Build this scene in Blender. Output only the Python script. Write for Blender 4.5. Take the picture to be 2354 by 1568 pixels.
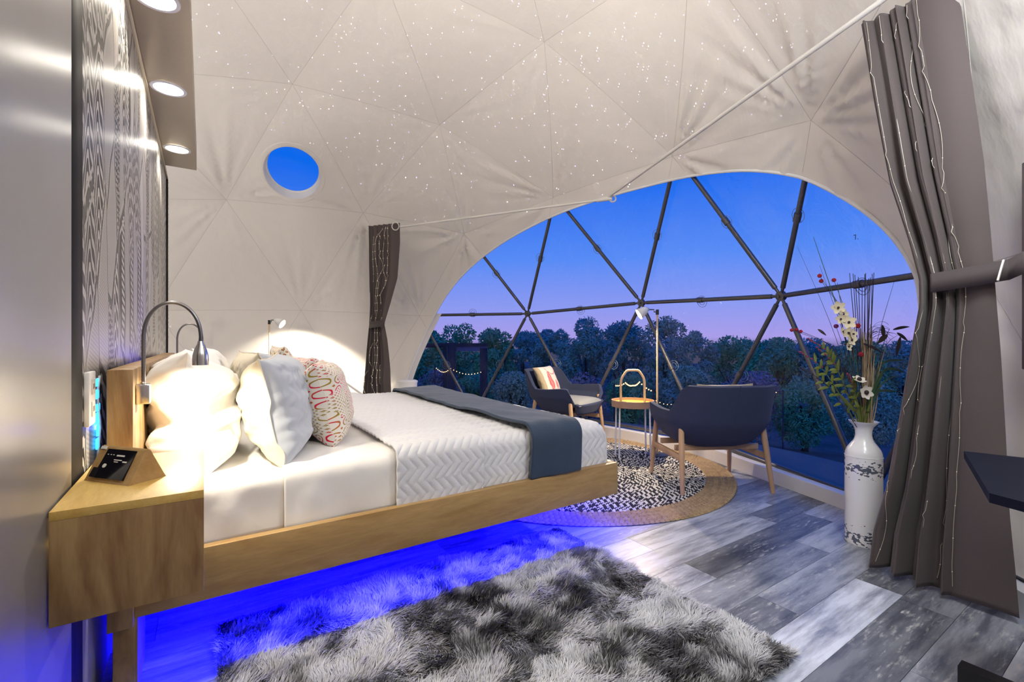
import bpy, bmesh, math, random
import numpy as np
from mathutils import Vector, Matrix
PI = math.pi
random.seed(7)
RNG = np.random.default_rng(11)
for o in list(bpy.data.objects):
    bpy.data.objects.remove(o)
S = bpy.context.scene
COL = S.collection

# ------------------------------------------------------------------ camera
CAMH, FPX = 1.05, 1062.0
YAW = math.radians(33.7)
FW = (math.sin(YAW), math.cos(YAW))
cam = bpy.data.cameras.new('camera')
cam.sensor_width = 36.0
cam.lens = FPX / 2354.0 * 36.0
cam.clip_start = 0.02
cam.clip_end = 300
camo = bpy.data.objects.new('camera', cam)
camo.location = (0, 0, CAMH)
camo.rotation_euler = (PI / 2, 0, -YAW)
COL.objects.link(camo)
S.camera = camo

def at(px, py, Z):
    """world point seen at (px, py) of the 2354x1568 photograph at depth Z metres"""
    r = (px - 1177) / FPX * Z
    return Vector((FW[0] * Z + FW[1] * r, FW[1] * Z - FW[0] * r, CAMH + (784 - py) / FPX * Z))

# ------------------------------------------------------------------ colour management, world
S.view_settings.view_transform = 'Standard'
S.view_settings.look = 'None'
S.view_settings.exposure = 0.0
S.view_settings.gamma = 1.0
S.view_settings.use_curve_mapping = False

W = bpy.data.worlds.new('dusk sky')
S.world = W
W.use_nodes = True
nt = W.node_tree
nt.nodes.clear()
wo = nt.nodes.new('ShaderNodeOutputWorld')
bg = nt.nodes.new('ShaderNodeBackground')
tc = nt.nodes.new('ShaderNodeTexCoord')
sp = nt.nodes.new('ShaderNodeSeparateXYZ')
mr = nt.nodes.new('ShaderNodeMapRange')
mr.inputs[1].default_value = -1
mr.inputs[2].default_value = 1
rp = nt.nodes.new('ShaderNodeValToRGB')
nt.links.new(tc.outputs['Generated'], sp.inputs[0])
nt.links.new(sp.outputs[2], mr.inputs[0])
nt.links.new(mr.outputs[0], rp.inputs[0])
nt.links.new(rp.outputs[0], bg.inputs[0])
nt.links.new(bg.outputs[0], wo.inputs[0])
cr = rp.color_ramp
stops = [(0.0, (.03, .03, .06)), (.49, (.06, .06, .12)), (.503, (.42, .35, .84)), (.535, (.28, .34, .91)),
         (.585, (.10, .27, .95)), (.66, (.004, .15, .90)), (.75, (.006, .15, .90)), (1.0, (.008, .15, .88))]
while len(cr.elements) < len(stops):
    cr.elements.new(.5)
for e, (p, c) in zip(cr.elements, stops):
    e.position = p
    e.color = (*c, 1)
bg.inputs[1].default_value = 1.0

# ------------------------------------------------------------------ lights
def light(kind, name, loc, power, col=(1, 1, 1), size=.1, size_y=None, target=None, spot=None, blend=.5, spread=None):
    l = bpy.data.lights.new(name, kind)
    l.energy = power
    l.color = col
    if kind == 'AREA':
        l.size = size
        if size_y:
            l.shape = 'RECTANGLE'
            l.size_y = size_y
        if spread:
            l.spread = math.radians(spread)
    else:
        l.shadow_soft_size = size
    if kind == 'SPOT':
        l.spot_size = math.radians(spot)
        l.spot_blend = blend
    o = bpy.data.objects.new(name, l)
    o.location = loc
    if target is not None:
        d = Vector(target) - Vector(loc)
        o.rotation_euler = d.to_track_quat('-Z', 'Y').to_euler()
    COL.objects.link(o)
    return o

WARM = (1.0, .80, .55)
# added unseen fill along the top of the soffit, washing the liner of the dome
light('AREA', 'dome_fill', (-.16, 2.2, 2.66), 60, (1, .945, .87), .16, 3.6, target=(.10, 2.2, 4))
# unseen fill lights added behind the camera and behind the headwall
light('AREA', 'room_fill', (.55, -.22, 2.25), 20, (1, .96, .91), .5, .5, target=(2.2, 2.6, 1.2))  # added fill for the room in general
light('AREA', 'right_side_fill', (1.62, .10, 2.25), 30, (.90, .96, 1), .4, .4, target=(2.9, 1.3, .4))  # added fill for vase, curtain and floor on the right
light('POINT', 'left_wall_fill', (-1.15, 4.5, 2.25), 46, (1, .95, .87), .12)  # added fill that lifts the far left liner
light('AREA', 'upward_fill', (1.7, -.25, 2.05), 3, (1, .95, .89), 1.2, .2, target=(2.0, 1.6, 4.2))  # added fill aimed up to even out the liner
# under-bed strips (inside the rails, shining down)
# star projector standing on the soffit: a pattern of fine dots thrown over the liner
sl = light('SPOT', 'star_projector', (-.15, 1.35, 2.68), 3600, (1, 1, 1), 0.0, target=(.95, 2.1, 4.1), spot=122, blend=.35)
sl.data.use_nodes = True
snt = sl.data.node_tree
em = snt.nodes['Emission']
stc = snt.nodes.new('ShaderNodeTexCoord')
svo = snt.nodes.new('ShaderNodeTexVoronoi')
svo.inputs['Scale'].default_value = 78
svo.inputs['Randomness'].default_value = .9
slt = snt.nodes.new('ShaderNodeMath')
slt.operation = 'LESS_THAN'
slt.inputs[1].default_value = .098
ssc = snt.nodes.new('ShaderNodeSeparateColor')
smu = snt.nodes.new('ShaderNodeMath')
smu.operation = 'MULTIPLY'
spw = snt.nodes.new('ShaderNodeMath')
spw.operation = 'POWER'
spw.inputs[1].default_value = 2.0
smx = snt.nodes.new('ShaderNodeMix')
smx.data_type = 'RGBA'
smx.inputs[6].default_value = (.35, .30, 1, 1)
smx.inputs[7].default_value = (1, .95, 1, 1)
snt.links.new(stc.outputs['Normal'], svo.inputs['Vector'])
snt.links.new(svo.outputs['Distance'], slt.inputs[0])
snt.links.new(svo.outputs['Color'], ssc.inputs[0])
snt.links.new(ssc.outputs[0], spw.inputs[0])
sv2 = snt.nodes.new('ShaderNodeTexVoronoi')
sv2.inputs['Scale'].default_value = 78
sv2.inputs['Randomness'].default_value = .9
sof_ = snt.nodes.new('ShaderNodeVectorMath')
sof_.operation = 'ADD'
sof_.inputs[1].default_value = (.0045, .0035, -.0015)
snt.links.new(stc.outputs['Normal'], sof_.inputs[0])
snt.links.new(sof_.outputs[0], sv2.inputs['Vector'])
sl2 = snt.nodes.new('ShaderNodeMath')
sl2.operation = 'LESS_THAN'
sl2.inputs[1].default_value = .078
snt.links.new(sv2.outputs['Distance'], sl2.inputs[0])
sad = snt.nodes.new('ShaderNodeMath')
sad.operation = 'MAXIMUM'
snt.links.new(slt.outputs[0], sad.inputs[0])
snt.links.new(sl2.outputs[0], sad.inputs[1])
snt.links.new(sad.outputs[0], smu.inputs[0])
snt.links.new(spw.outputs[0], smu.inputs[1])
snt.links.new(ssc.outputs[1], smx.inputs[0])
snt.links.new(smx.outputs[2], em.inputs['Color'])
snt.links.new(smu.outputs[0], em.inputs['Strength'])
BLUE = (.0008, 0.0, 1.0)
light('AREA', 'bed_strip_near', (.80, 1.802, .33), 85, BLUE, 1.9, .012, target=(.80, 1.802, 0))
light('AREA', 'bed_strip_foot', (1.79, 2.8, .33), 20, BLUE, .012, 2.0, target=(1.79, 2.8, 0))
light('AREA', 'bed_strip_middle', (.8, 2.45, .33), 65, BLUE, 1.7, .05, target=(.8, 2.45, 0))

# ------------------------------------------------------------------ materials
def mat(name, col, rough=.6, metal=0, bump=None, spec=.5, noise=None, emit=None, sheen=0, coat=0, alpha=None):
    """bump=(scale,strength[,stretch]); noise=(scale,second colour,low,high[,stretch])"""
    m = bpy.data.materials.new(name)
    m.use_nodes = True
    n = m.node_tree
    b = n.nodes['Principled BSDF']
    b.inputs['Base Color'].default_value = (*col, 1)
    b.inputs['Roughness'].default_value = rough
    b.inputs['Metallic'].default_value = metal
    b.inputs['Specular IOR Level'].default_value = spec
    if sheen:
        b.inputs['Sheen Weight'].default_value = sheen
    if coat:
        b.inputs['Coat Weight'].default_value = coat
    if emit:
        b.inputs['Emission Color'].default_value = (*emit[0], 1)
        b.inputs['Emission Strength'].default_value = emit[1]
    t = None
    if bump or noise:
        t = n.nodes.new('ShaderNodeTexCoord')
    def coords(st):
        if not st:
            return t.outputs['Object']
        mp = n.nodes.new('ShaderNodeMapping')
        mp.inputs['Scale'].default_value = st
        n.links.new(t.outputs['Object'], mp.inputs[0])
        return mp.outputs[0]
    if noise:
        nz = n.nodes.new('ShaderNodeTexNoise')
        nz.inputs['Scale'].default_value = noise[0]
        nz.inputs['Detail'].default_value = 5
        n.links.new(coords(noise[4] if len(noise) > 4 else None), nz.inputs['Vector'])
        r = n.nodes.new('ShaderNodeValToRGB')
        r.color_ramp.elements[0].position = noise[2]
        r.color_ramp.elements[1].position = noise[3]
        r.color_ramp.elements[0].color = (*col, 1)
        r.color_ramp.elements[1].color = (*noise[1], 1)
        n.links.new(nz.outputs[0], r.inputs[0])
        n.links.new(r.outputs[0], b.inputs['Base Color'])
    if bump:
        nb = n.nodes.new('ShaderNodeTexNoise')
        nb.inputs['Scale'].default_value = bump[0]
        nb.inputs['Detail'].default_value = 4
        n.links.new(coords(bump[2] if len(bump) > 2 else None), nb.inputs['Vector'])
        bp = n.nodes.new('ShaderNodeBump')
        bp.inputs['Strength'].default_value = bump[1]
        bp.inputs['Distance'].default_value = .02
        n.links.new(nb.outputs[0], bp.inputs['Height'])
        n.links.new(bp.outputs[0], b.inputs['Normal'])
    return m

def N(m, typ, **kw):
    nd = m.node_tree.nodes.new(typ)
    for k, v in kw.items():
        setattr(nd, k, v)
    return nd

def L(m, a, b):
    m.node_tree.links.new(a, b)

def mth(m, op, a, b=None, c=None):
    nd = N(m, 'ShaderNodeMath', operation=op)
    for i, v in enumerate((a, b, c)):
        if v is None:
            continue
        if isinstance(v, (int, float)):
            nd.inputs[i].default_value = v
        else:
            L(m, v, nd.inputs[i])
    return nd.outputs[0]

def mix(m, f, a, b):
    nd = N(m, 'ShaderNodeMix', data_type='RGBA')
    for i, v in ((0, f), (6, a), (7, b)):
        if isinstance(v, (int, float)):
            nd.inputs[i].default_value = v
        elif isinstance(v, tuple):
            nd.inputs[i].default_value = (*v, 1)
        else:
            L(m, v, nd.inputs[i])
    return nd.outputs[2]

M = {}
M['liner'] = mat('liner fabric', (.74, .70, .65), .85, bump=(6, .5, (1, 1, .45)), spec=.2)
M['seam'] = mat('liner seam tape', (.50, .47, .43), .85)
M['hem'] = mat('liner hem', (.80, .80, .80), .6, spec=.3)
M['white_vinyl'] = mat('white vinyl skirt', (.72, .70, .70), .35, bump=(6, .5))
M['grey_panel'] = mat('grey coated wall panel', (.40, .40, .41), .32, metal=.35, bump=(3, .15), noise=(1.8, (.33, .32, .30), .35, .7))
M['dark_trim'] = mat('dark wall trim', (.012, .011, .013), .55, spec=.08)
M['grey_trim'] = mat('grey wall trim', (.30, .29, .28), .5)
M['brass_trim'] = mat('satin metal trim', (.55, .48, .36), .3, metal=.8)
M['soffit'] = mat('satin soffit board', (.40, .34, .25), .38, metal=.55, bump=(60, .04))
M['white_plastic'] = mat('white plastic', (.78, .78, .76), .35)
M['black_plastic'] = mat('black plastic', (.012, .012, .014), .3)
M['screen'] = mat('dark glass screen', (.006, .006, .01), .12)
M['chrome'] = mat('brushed steel', (.62, .60, .57), .22, metal=1)
M['dark_steel'] = mat('flexible steel hose', (.22, .21, .22), .35, metal=1)
M['lamp_on'] = mat('lit lamp lens', (1, 1, 1), .4, emit=((1, .93, .80), 25))
M['lamp_hot'] = mat('lit lamp bulb', (1, 1, 1), .4, emit=((1, .9, .72), 40))
M['led_blue'] = mat('blue light strip', (.1, .2, 1), .4, emit=((.04, .55, 1), 2.2))
M['bead'] = mat('fairy light bead', (.8, .75, .6), .3, emit=((1, .85, .6), .25))
M['fairy_wire'] = mat('fairy light wire', (.50, .45, .36), .35)
M['bulb_warm'] = mat('warm garden bulb', (1, .7, .3), .3, emit=((1, .55, .18), 5))
M['curtain'] = mat('taupe curtain', (.100, .080, .078), .8, bump=(260, .10), spec=.2, sheen=.15)
M['strap'] = mat('curtain tie', (.060, .046, .047), .8)
M['strut'] = mat('galvanised strut', (.10, .10, .105), .35, metal=.6, noise=(40, (.16, .13, .10), .55, .75), bump=(60, .1))
M['rod'] = mat('white curtain rod', (.74, .71, .66), .4)
M['rubber'] = mat('clear tie loop', (.20, .26, .34), .3)
M['cotton'] = mat('white cotton sheet', (.82, .80, .77), .8, bump=(5, .35), spec=.2)
M['quilt'] = mat('white chevron quilt', (.68, .68, .70), .85, bump=(90, .12), spec=.2)
M['cream'] = mat('cream sham backing', (.74, .68, .54), .8, bump=(7, .3), spec=.2)
M['pale_blue'] = mat('pale grey quilted sham', (.50, .53, .58), .85, spec=.2)
M['throw'] = mat('slate throw blanket', (.028, .050, .088), .75, bump=(120, .15), sheen=.2, spec=.25)
M['felt_out'] = mat('charcoal felt', (.036, .046, .090), .9, bump=(260, .3), spec=.15, sheen=.1)
M['felt_in'] = mat('grey felt cushion', (.26, .27, .26), .9, bump=(260, .3), spec=.15)
M['oak'] = mat('pale oak', (.56, .36, .20), .5, noise=(9, (.44, .27, .14), .4, .7, (1, 1, .15)))
M['tray_yellow'] = mat('yellow ochre tray floor', (.72, .46, .06), .45)
M['tray_rim'] = mat('beech veneer rim', (.36, .22, .14), .5)
M['gold_tube'] = mat('pale beech handle', (.66, .46, .26), .4)
M['jute'] = mat('jute braid', (.50, .36, .20), .9, bump=(300, .6), noise=(30, (.36, .24, .12), .35, .7))
M['braid_black'] = mat('black braid', (.018, .018, .026), .9, bump=(300, .4))
M['braid_white'] = mat('white braid', (.66, .64, .60), .9, bump=(300, .4))
M['vase_enamel'] = None
M['black_metal'] = mat('black metal', (.010, .011, .014), .38)
M['navy_top'] = mat('black laminate table top', (.008, .010, .022), .6, spec=.15)
M['bark'] = mat('dark bark', (.05, .035, .03), .9)
M['deck_dark'] = mat('weathered dark timber', (.028, .030, .055), .8, noise=(8, (.045, .042, .065), .4, .7))
M['earth'] = mat('dusk scrub ground', (.085, .07, .085), .95, bump=(2, .6), noise=(1.3, (.03, .045, .04), .4, .62))
M['terrace'] = mat('terrace decking', (.035, .045, .06), .5, bump=(20, .1))
M['subfloor'] = mat('subfloor', (.02, .02, .022), .9)
M['rug_back'] = mat('rug backing', (.10, .095, .09), .95)
M['red'] = mat('red print', (.55, .015, .03), .8)
M['grey_line'] = mat('grey print', (.30, .28, .24), .8)
M['leafcushion'] = mat('cream cushion linen', (.66, .62, .50), .85, bump=(150, .15))
M['tan_cushion'] = mat('tan cushion edge', (.40, .32, .20), .85, bump=(60, .3))
M['plate_screw'] = mat('switch face', (.62, .60, .56), .4)
M['clear'] = None

# clear vinyl / glass: reflection by Fresnel over plain transparency
def clear_mat(name, tint, wr, scale):
    m = bpy.data.materials.new(name)
    m.use_nodes = True
    m.node_tree.nodes.clear()
    out = N(m, 'ShaderNodeOutputMaterial')
    tr = N(m, 'ShaderNodeBsdfTransparent')
    tr.inputs[0].default_value = (*tint, 1)
    gl = N(m, 'ShaderNodeBsdfGlossy')
    gl.inputs['Roughness'].default_value = .06
    fr = N(m, 'ShaderNodeFresnel')
    fr.inputs[0].default_value = 1.38
    mx = N(m, 'ShaderNodeMixShader')
    t = N(m, 'ShaderNodeTexCoord')
    nz = N(m, 'ShaderNodeTexNoise')
    nz.inputs['Scale'].default_value = scale
    nz.inputs['Detail'].default_value = 4
    nz.inputs['Distortion'].default_value = 1.2
    bp = N(m, 'ShaderNodeBump')
    bp.inputs['Strength'].default_value = wr
    bp.inputs['Distance'].default_value = .03
    L(m, t.outputs['Object'], nz.inputs['Vector'])
    L(m, nz.outputs[0], bp.inputs['Height'])
    L(m, bp.outputs[0], gl.inputs['Normal'])
    L(m, fr.outputs[0], mx.inputs[0])
    L(m, tr.outputs[0], mx.inputs[1])
    L(m, gl.outputs[0], mx.inputs[2])
    L(m, mx.outputs[0], out.inputs[0])
    return m
M['clear'] = clear_mat('clear vinyl', (.96, .97, .98), .9, 4.5)
M['acrylic'] = clear_mat('clear acrylic', (.93, .95, .95), .02, 3)

def wood_mat(name, c1, c2, axis):
    m = mat(name, c1, .42, spec=.4)
    b = m.node_tree.nodes['Principled BSDF']
    t = N(m, 'ShaderNodeTexCoord')
    mp = N(m, 'ShaderNodeMapping')
    sc = [7, 7, 7]
    sc[axis] = 1.1
    mp.inputs['Scale'].default_value = sc
    nz = N(m, 'ShaderNodeTexNoise')
    nz.inputs['Scale'].default_value = 1.6
    nz.inputs['Detail'].default_value = 6
    nz.inputs['Distortion'].default_value = 2.4
    L(m, t.outputs['Object'], mp.inputs[0])
    L(m, mp.outputs[0], nz.inputs['Vector'])
    r = N(m, 'ShaderNodeValToRGB')
    r.color_ramp.elements[0].position = .32
    r.color_ramp.elements[1].position = .62
    r.color_ramp.elements[0].color = (*c2, 1)
    r.color_ramp.elements[1].color = (*c1, 1)
    L(m, nz.outputs[0], r.inputs[0])
    n2 = N(m, 'ShaderNodeTexNoise')
    n2.inputs['Scale'].default_value = 26
    L(m, mp.outputs[0], n2.inputs['Vector'])
    v = mth(m, 'MULTIPLY_ADD', n2.outputs[0], .35, .82)
    hs = N(m, 'ShaderNodeHueSaturation')
    L(m, v, hs.inputs['Value'])
    L(m, r.outputs[0], hs.inputs['Color'])
    L(m, hs.outputs[0], b.inputs['Base Color'])
    return m
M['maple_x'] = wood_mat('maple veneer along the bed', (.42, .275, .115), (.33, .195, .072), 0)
M['maple_z_shaded'] = wood_mat('shaded maple veneer upright', (.37, .24, .105), (.20, .105, .042), 2)  # darker maple: shade on the box front put into the tone
M['maple_y_lit'] = wood_mat('lamplit maple veneer across', (.62, .42, .125), (.54, .34, .085), 1)  # brighter, yellower maple: lamplight on the box top put into the tone
M['ply_edge'] = mat('plywood edge', (.55, .46, .33), .6, noise=(60, (.35, .25, .15), .45, .55, (1, .05, .05)))

# floor planks: object colour carries the board's tone plus a painted blue skylight cast
def plank_mat():
    m = mat('grey vinyl plank', (.2, .2, .2), .36, spec=.45)
    b = m.node_tree.nodes['Principled BSDF']
    oi = N(m, 'ShaderNodeObjectInfo')
    t = N(m, 'ShaderNodeTexCoord')
    off = N(m, 'ShaderNodeVectorMath', operation='ADD')
    L(m, t.outputs['Object'], off.inputs[0])
    cmb = N(m, 'ShaderNodeCombineXYZ')
    rr = mth(m, 'MULTIPLY', oi.outputs['Random'], 40)
    L(m, rr, cmb.inputs[2])
    L(m, cmb.outputs[0], off.inputs[1])
    def streak(sx, sy, scale, lo, hi):
        mp = N(m, 'ShaderNodeMapping')
        mp.inputs['Scale'].default_value = (sx, sy, 1)
        L(m, off.outputs[0], mp.inputs[0])
        nz = N(m, 'ShaderNodeTexNoise')
        nz.inputs['Scale'].default_value = scale
        nz.inputs['Detail'].default_value = 7
        nz.inputs['Roughness'].default_value = .65
        L(m, mp.outputs[0], nz.inputs['Vector'])
        r = N(m, 'ShaderNodeMapRange')
        r.inputs[1].default_value = lo
        r.inputs[2].default_value = hi
        L(m, nz.outputs[0], r.inputs[0])
        return r.outputs[0]
    a = streak(1.6, 12, 1.5, .38, .60)
    c = streak(5, 22, 3.2, .53, .70)
    d = streak(1.5, 4, 2.0, .40, .62)
    dark = N(m, 'ShaderNodeMix', data_type='RGBA', blend_type='MULTIPLY')
    dark.inputs[0].default_value = 1
    L(m, oi.outputs['Color'], dark.inputs[6])
    dark.inputs[7].default_value = (.34, .35, .40, 1)
    base = mix(m, a, dark.outputs[2], oi.outputs['Color'])
    lite = mix(m, mth(m, 'MULTIPLY', mth(m, 'MULTIPLY', c, d), .9), base, (.60, .60, .60))
    L(m, lite, b.inputs['Base Color'])
    return m
M['plank'] = plank_mat()

# metallic wallpaper of tall interleaved tongues with waves, dots and hatching
def wallpaper_mat():
    m = mat('silver and black patterned wallpaper', (.3, .3, .3), .34, metal=.25)
    b = m.node_tree.nodes['Principled BSDF']
    t = N(m, 'ShaderNodeTexCoord')
    s = N(m, 'ShaderNodeSeparateXYZ')
    L(m, t.outputs['Object'], s.inputs[0])
    nz = N(m, 'ShaderNodeTexNoise')
    nz.inputs['Scale'].default_value = 3.2
    L(m, t.outputs['Object'], nz.inputs['Vector'])
    y = mth(m, 'MULTIPLY_ADD', nz.outputs[0], .10, s.outputs[1])
    z = s.outputs[2]
    def comb(a, c):
        cm = N(m, 'ShaderNodeCombineXYZ')
        L(m, a, cm.inputs[0])
        L(m, c, cm.inputs[1])
        return cm.outputs[0]
    KY, KZ = 7.5, 2.0
    cell = comb(mth(m, 'MULTIPLY', y, KY), mth(m, 'MULTIPLY', z, KZ))
    v = N(m, 'ShaderNodeTexVoronoi', voronoi_dimensions='2D')
    v.inputs['Scale'].default_value = 1
    L(m, cell, v.inputs['Vector'])
    ve = N(m, 'ShaderNodeTexVoronoi', voronoi_dimensions='2D', feature='DISTANCE_TO_EDGE')
    ve.inputs['Scale'].default_value = 1
    L(m, cell, ve.inputs['Vector'])
    sc = N(m, 'ShaderNodeSeparateColor')
    L(m, v.outputs['Color'], sc.inputs[0])
    ps = N(m, 'ShaderNodeSeparateXYZ')
    L(m, v.outputs['Position'], ps.inputs[0])
    dy = mth(m, 'SUBTRACT', mth(m, 'MULTIPLY', y, KY), ps.outputs[0])
    dz = mth(m, 'SUBTRACT', mth(m, 'MULTIPLY', z, KZ), ps.outputs[1])
    peak = mth(m, 'MULTIPLY', mth(m, 'POWER', mth(m, 'ABSOLUTE', dy), 1.3), 24)
    wig = mth(m, 'MULTIPLY', mth(m, 'SINE', mth(m, 'MULTIPLY', dy, 10)), 1.7)
    w1 = mth(m, 'SINE', mth(m, 'ADD', mth(m, 'ADD', mth(m, 'MULTIPLY', dz, 50), peak), wig))
    waves = mth(m, 'GREATER_THAN', w1, .30)
    hz = mth(m, 'SINE', mth(m, 'ADD', mth(m, 'MULTIPLY', z, 520), mth(m, 'MULTIPLY', y, 140)))
    hatch = mth(m, 'MULTIPLY_ADD', mth(m, 'GREATER_THAN', hz, 0), .30, .58)
    vd = N(m, 'ShaderNodeTexVoronoi', voronoi_dimensions='2D')
    vd.inputs['Scale'].default_value = 1
    vd.inputs['Randomness'].default_value = .45
    L(m, comb(mth(m, 'MULTIPLY', y, 42), mth(m, 'MULTIPLY', z, 48)), vd.inputs['Vector'])
    dots = mth(m, 'LESS_THAN', vd.outputs['Distance'], .30)
    bars = mth(m, 'GREATER_THAN', mth(m, 'SINE', mth(m, 'ADD', mth(m, 'MULTIPLY', z, 210), mth(m, 'MULTIPLY', dy, 9))), -.2)
    bars = mth(m, 'MULTIPLY', bars, mth(m, 'LESS_THAN', mth(m, 'ABSOLUTE', dy), .22))
    r1 = sc.outputs[0]
    p = mix(m, mth(m, 'GREATER_THAN', r1, .50), waves, hatch)
    p = mix(m, mth(m, 'GREATER_THAN', r1, .66), p, bars)
    p = mix(m, mth(m, 'GREATER_THAN', r1, .78), p, dots)
    p = mix(m, mth(m, 'GREATER_THAN', r1, .90), p, (.9, .9, .9))
    ring = mth(m, 'LESS_THAN', mth(m, 'ABSOLUTE', mth(m, 'SUBTRACT', ve.outputs['Distance'], .07)), .018)
    p = mix(m, ring, p, (.9, .9, .9))
    p = mix(m, mth(m, 'LESS_THAN', ve.outputs['Distance'], .03), p, (.1, .1, .1))
    light_c = mix(m, sc.outputs[1], (.60, .57, .53), (.46, .44, .41))
    colr = mix(m, p, (.018, .017, .016), light_c)
    L(m, colr, b.inputs['Base Color'])
    return m
M['wallpaper'] = wallpaper_mat()

def ring_print(name, base, ca, cb, scale):
    m = mat(name, base, .8, spec=.2)
    b = m.node_tree.nodes['Principled BSDF']
    t = N(m, 'ShaderNodeTexCoord')
    v = N(m, 'ShaderNodeTexVoronoi', voronoi_dimensions='2D')
    v.inputs['Scale'].default_value = scale
    v.inputs['Randomness'].default_value = .04
    L(m, t.outputs['UV'], v.inputs['Vector'])
    v2 = N(m, 'ShaderNodeTexVoronoi', voronoi_dimensions='2D')
    v2.inputs['Scale'].default_value = scale * 3.1
    v2.inputs['Randomness'].default_value = .04
    L(m, t.outputs['UV'], v2.inputs['Vector'])
    nz = N(m, 'ShaderNodeTexNoise')
    nz.inputs['Scale'].default_value = scale * .55
    L(m, t.outputs['UV'], nz.inputs['Vector'])
    d = v.outputs['Distance']
    petals = mth(m, 'SINE', mth(m, 'MULTIPLY', d, 21))
    big = mth(m, 'GREATER_THAN', petals, .62)
    small = mth(m, 'GREATER_THAN', mth(m, 'SINE', mth(m, 'MULTIPLY', v2.outputs['Distance'], 13)), .70)
    sel = mth(m, 'GREATER_THAN', nz.outputs[0], .50)
    line = mix(m, sel, big, small)
    n2 = N(m, 'ShaderNodeTexNoise')
    n2.inputs['Scale'].default_value = scale * .42
    L(m, t.outputs['UV'], n2.inputs['Vector'])
    rr = N(m, 'ShaderNodeMapRange')
    rr.inputs[1].default_value = .50
    rr.inputs[2].default_value = .56
    L(m, n2.outputs[0], rr.inputs[0])
    ink = mix(m, rr.outputs[0], ca, cb)
    L(m, mix(m, line, base, ink), b.inputs['Base Color'])
    return m
M['print_mix'] = ring_print('mustard and red medallion print', (.74, .70, .64), (.33, .22, .03), (.62, .02, .05), 11)
M['print_gold'] = ring_print('golden floral print', (.80, .75, .66), (.50, .27, .02), (.35, .14, .03), 5)

def vase_mat():
    m = mat('white enamel with worn speckles', (.78, .78, .78), .25, coat=.3)
    b = m.node_tree.nodes['Principled BSDF']
    t = N(m, 'ShaderNodeTexCoord')
    s = N(m, 'ShaderNodeSeparateXYZ')
    L(m, t.outputs['Object'], s.inputs[0])
    mp = N(m, 'ShaderNodeMapping')
    mp.inputs['Rotation'].default_value = (0, .6, .5)
    mp.inputs['Scale'].default_value = (1, 1, 1.7)
    L(m, t.outputs['Object'], mp.inputs[0])
    nz = N(m, 'ShaderNodeTexNoise')
    nz.inputs['Scale'].default_value = 44
    nz.inputs['Detail'].default_value = 3
    L(m, mp.outputs[0], nz.inputs['Vector'])
    def band(c, w):
        d = mth(m, 'ABSOLUTE', mth(m, 'SUBTRACT', s.outputs[2], c))
        r = N(m, 'ShaderNodeMapRange')
        r.inputs[1].default_value = 0
        r.inputs[2].default_value = w
        r.inputs[3].default_value = 1
        r.inputs[4].default_value = 0
        L(m, d, r.inputs[0])
        return r.outputs[0]
    bd = mth(m, 'MAXIMUM', band(.04, .13), band(.395, .10))
    k = mth(m, 'GREATER_THAN', mth(m, 'MULTIPLY_ADD', bd, .32, nz.outputs[0]), .80)
    L(m, mix(m, k, (.78, .78, .78), (.10, .115, .15)), b.inputs['Base Color'])
    return m
M['vase_enamel'] = vase_mat()

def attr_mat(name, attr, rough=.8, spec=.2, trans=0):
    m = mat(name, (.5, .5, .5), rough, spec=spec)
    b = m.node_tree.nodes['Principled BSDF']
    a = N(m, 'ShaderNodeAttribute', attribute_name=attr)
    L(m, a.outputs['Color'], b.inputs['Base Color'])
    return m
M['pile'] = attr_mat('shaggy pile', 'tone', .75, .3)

def leaf_mat(name, c1, c2):
    m = mat(name, c1, .7, noise=(1.1, c2, .38, .64), spec=.25)
    return m

# ------------------------------------------------------------------ mesh builder
def smooth(me, ang=40):
    me.shade_smooth()
    me.set_sharp_from_angle(angle=math.radians(ang))

def link(name, me, parent=None, loc=None):
    o = bpy.data.objects.new(name, me)
    COL.objects.link(o)
    if parent is not None:
        o.parent = parent
    if loc is not None:
        o.location = loc
    return o

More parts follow.
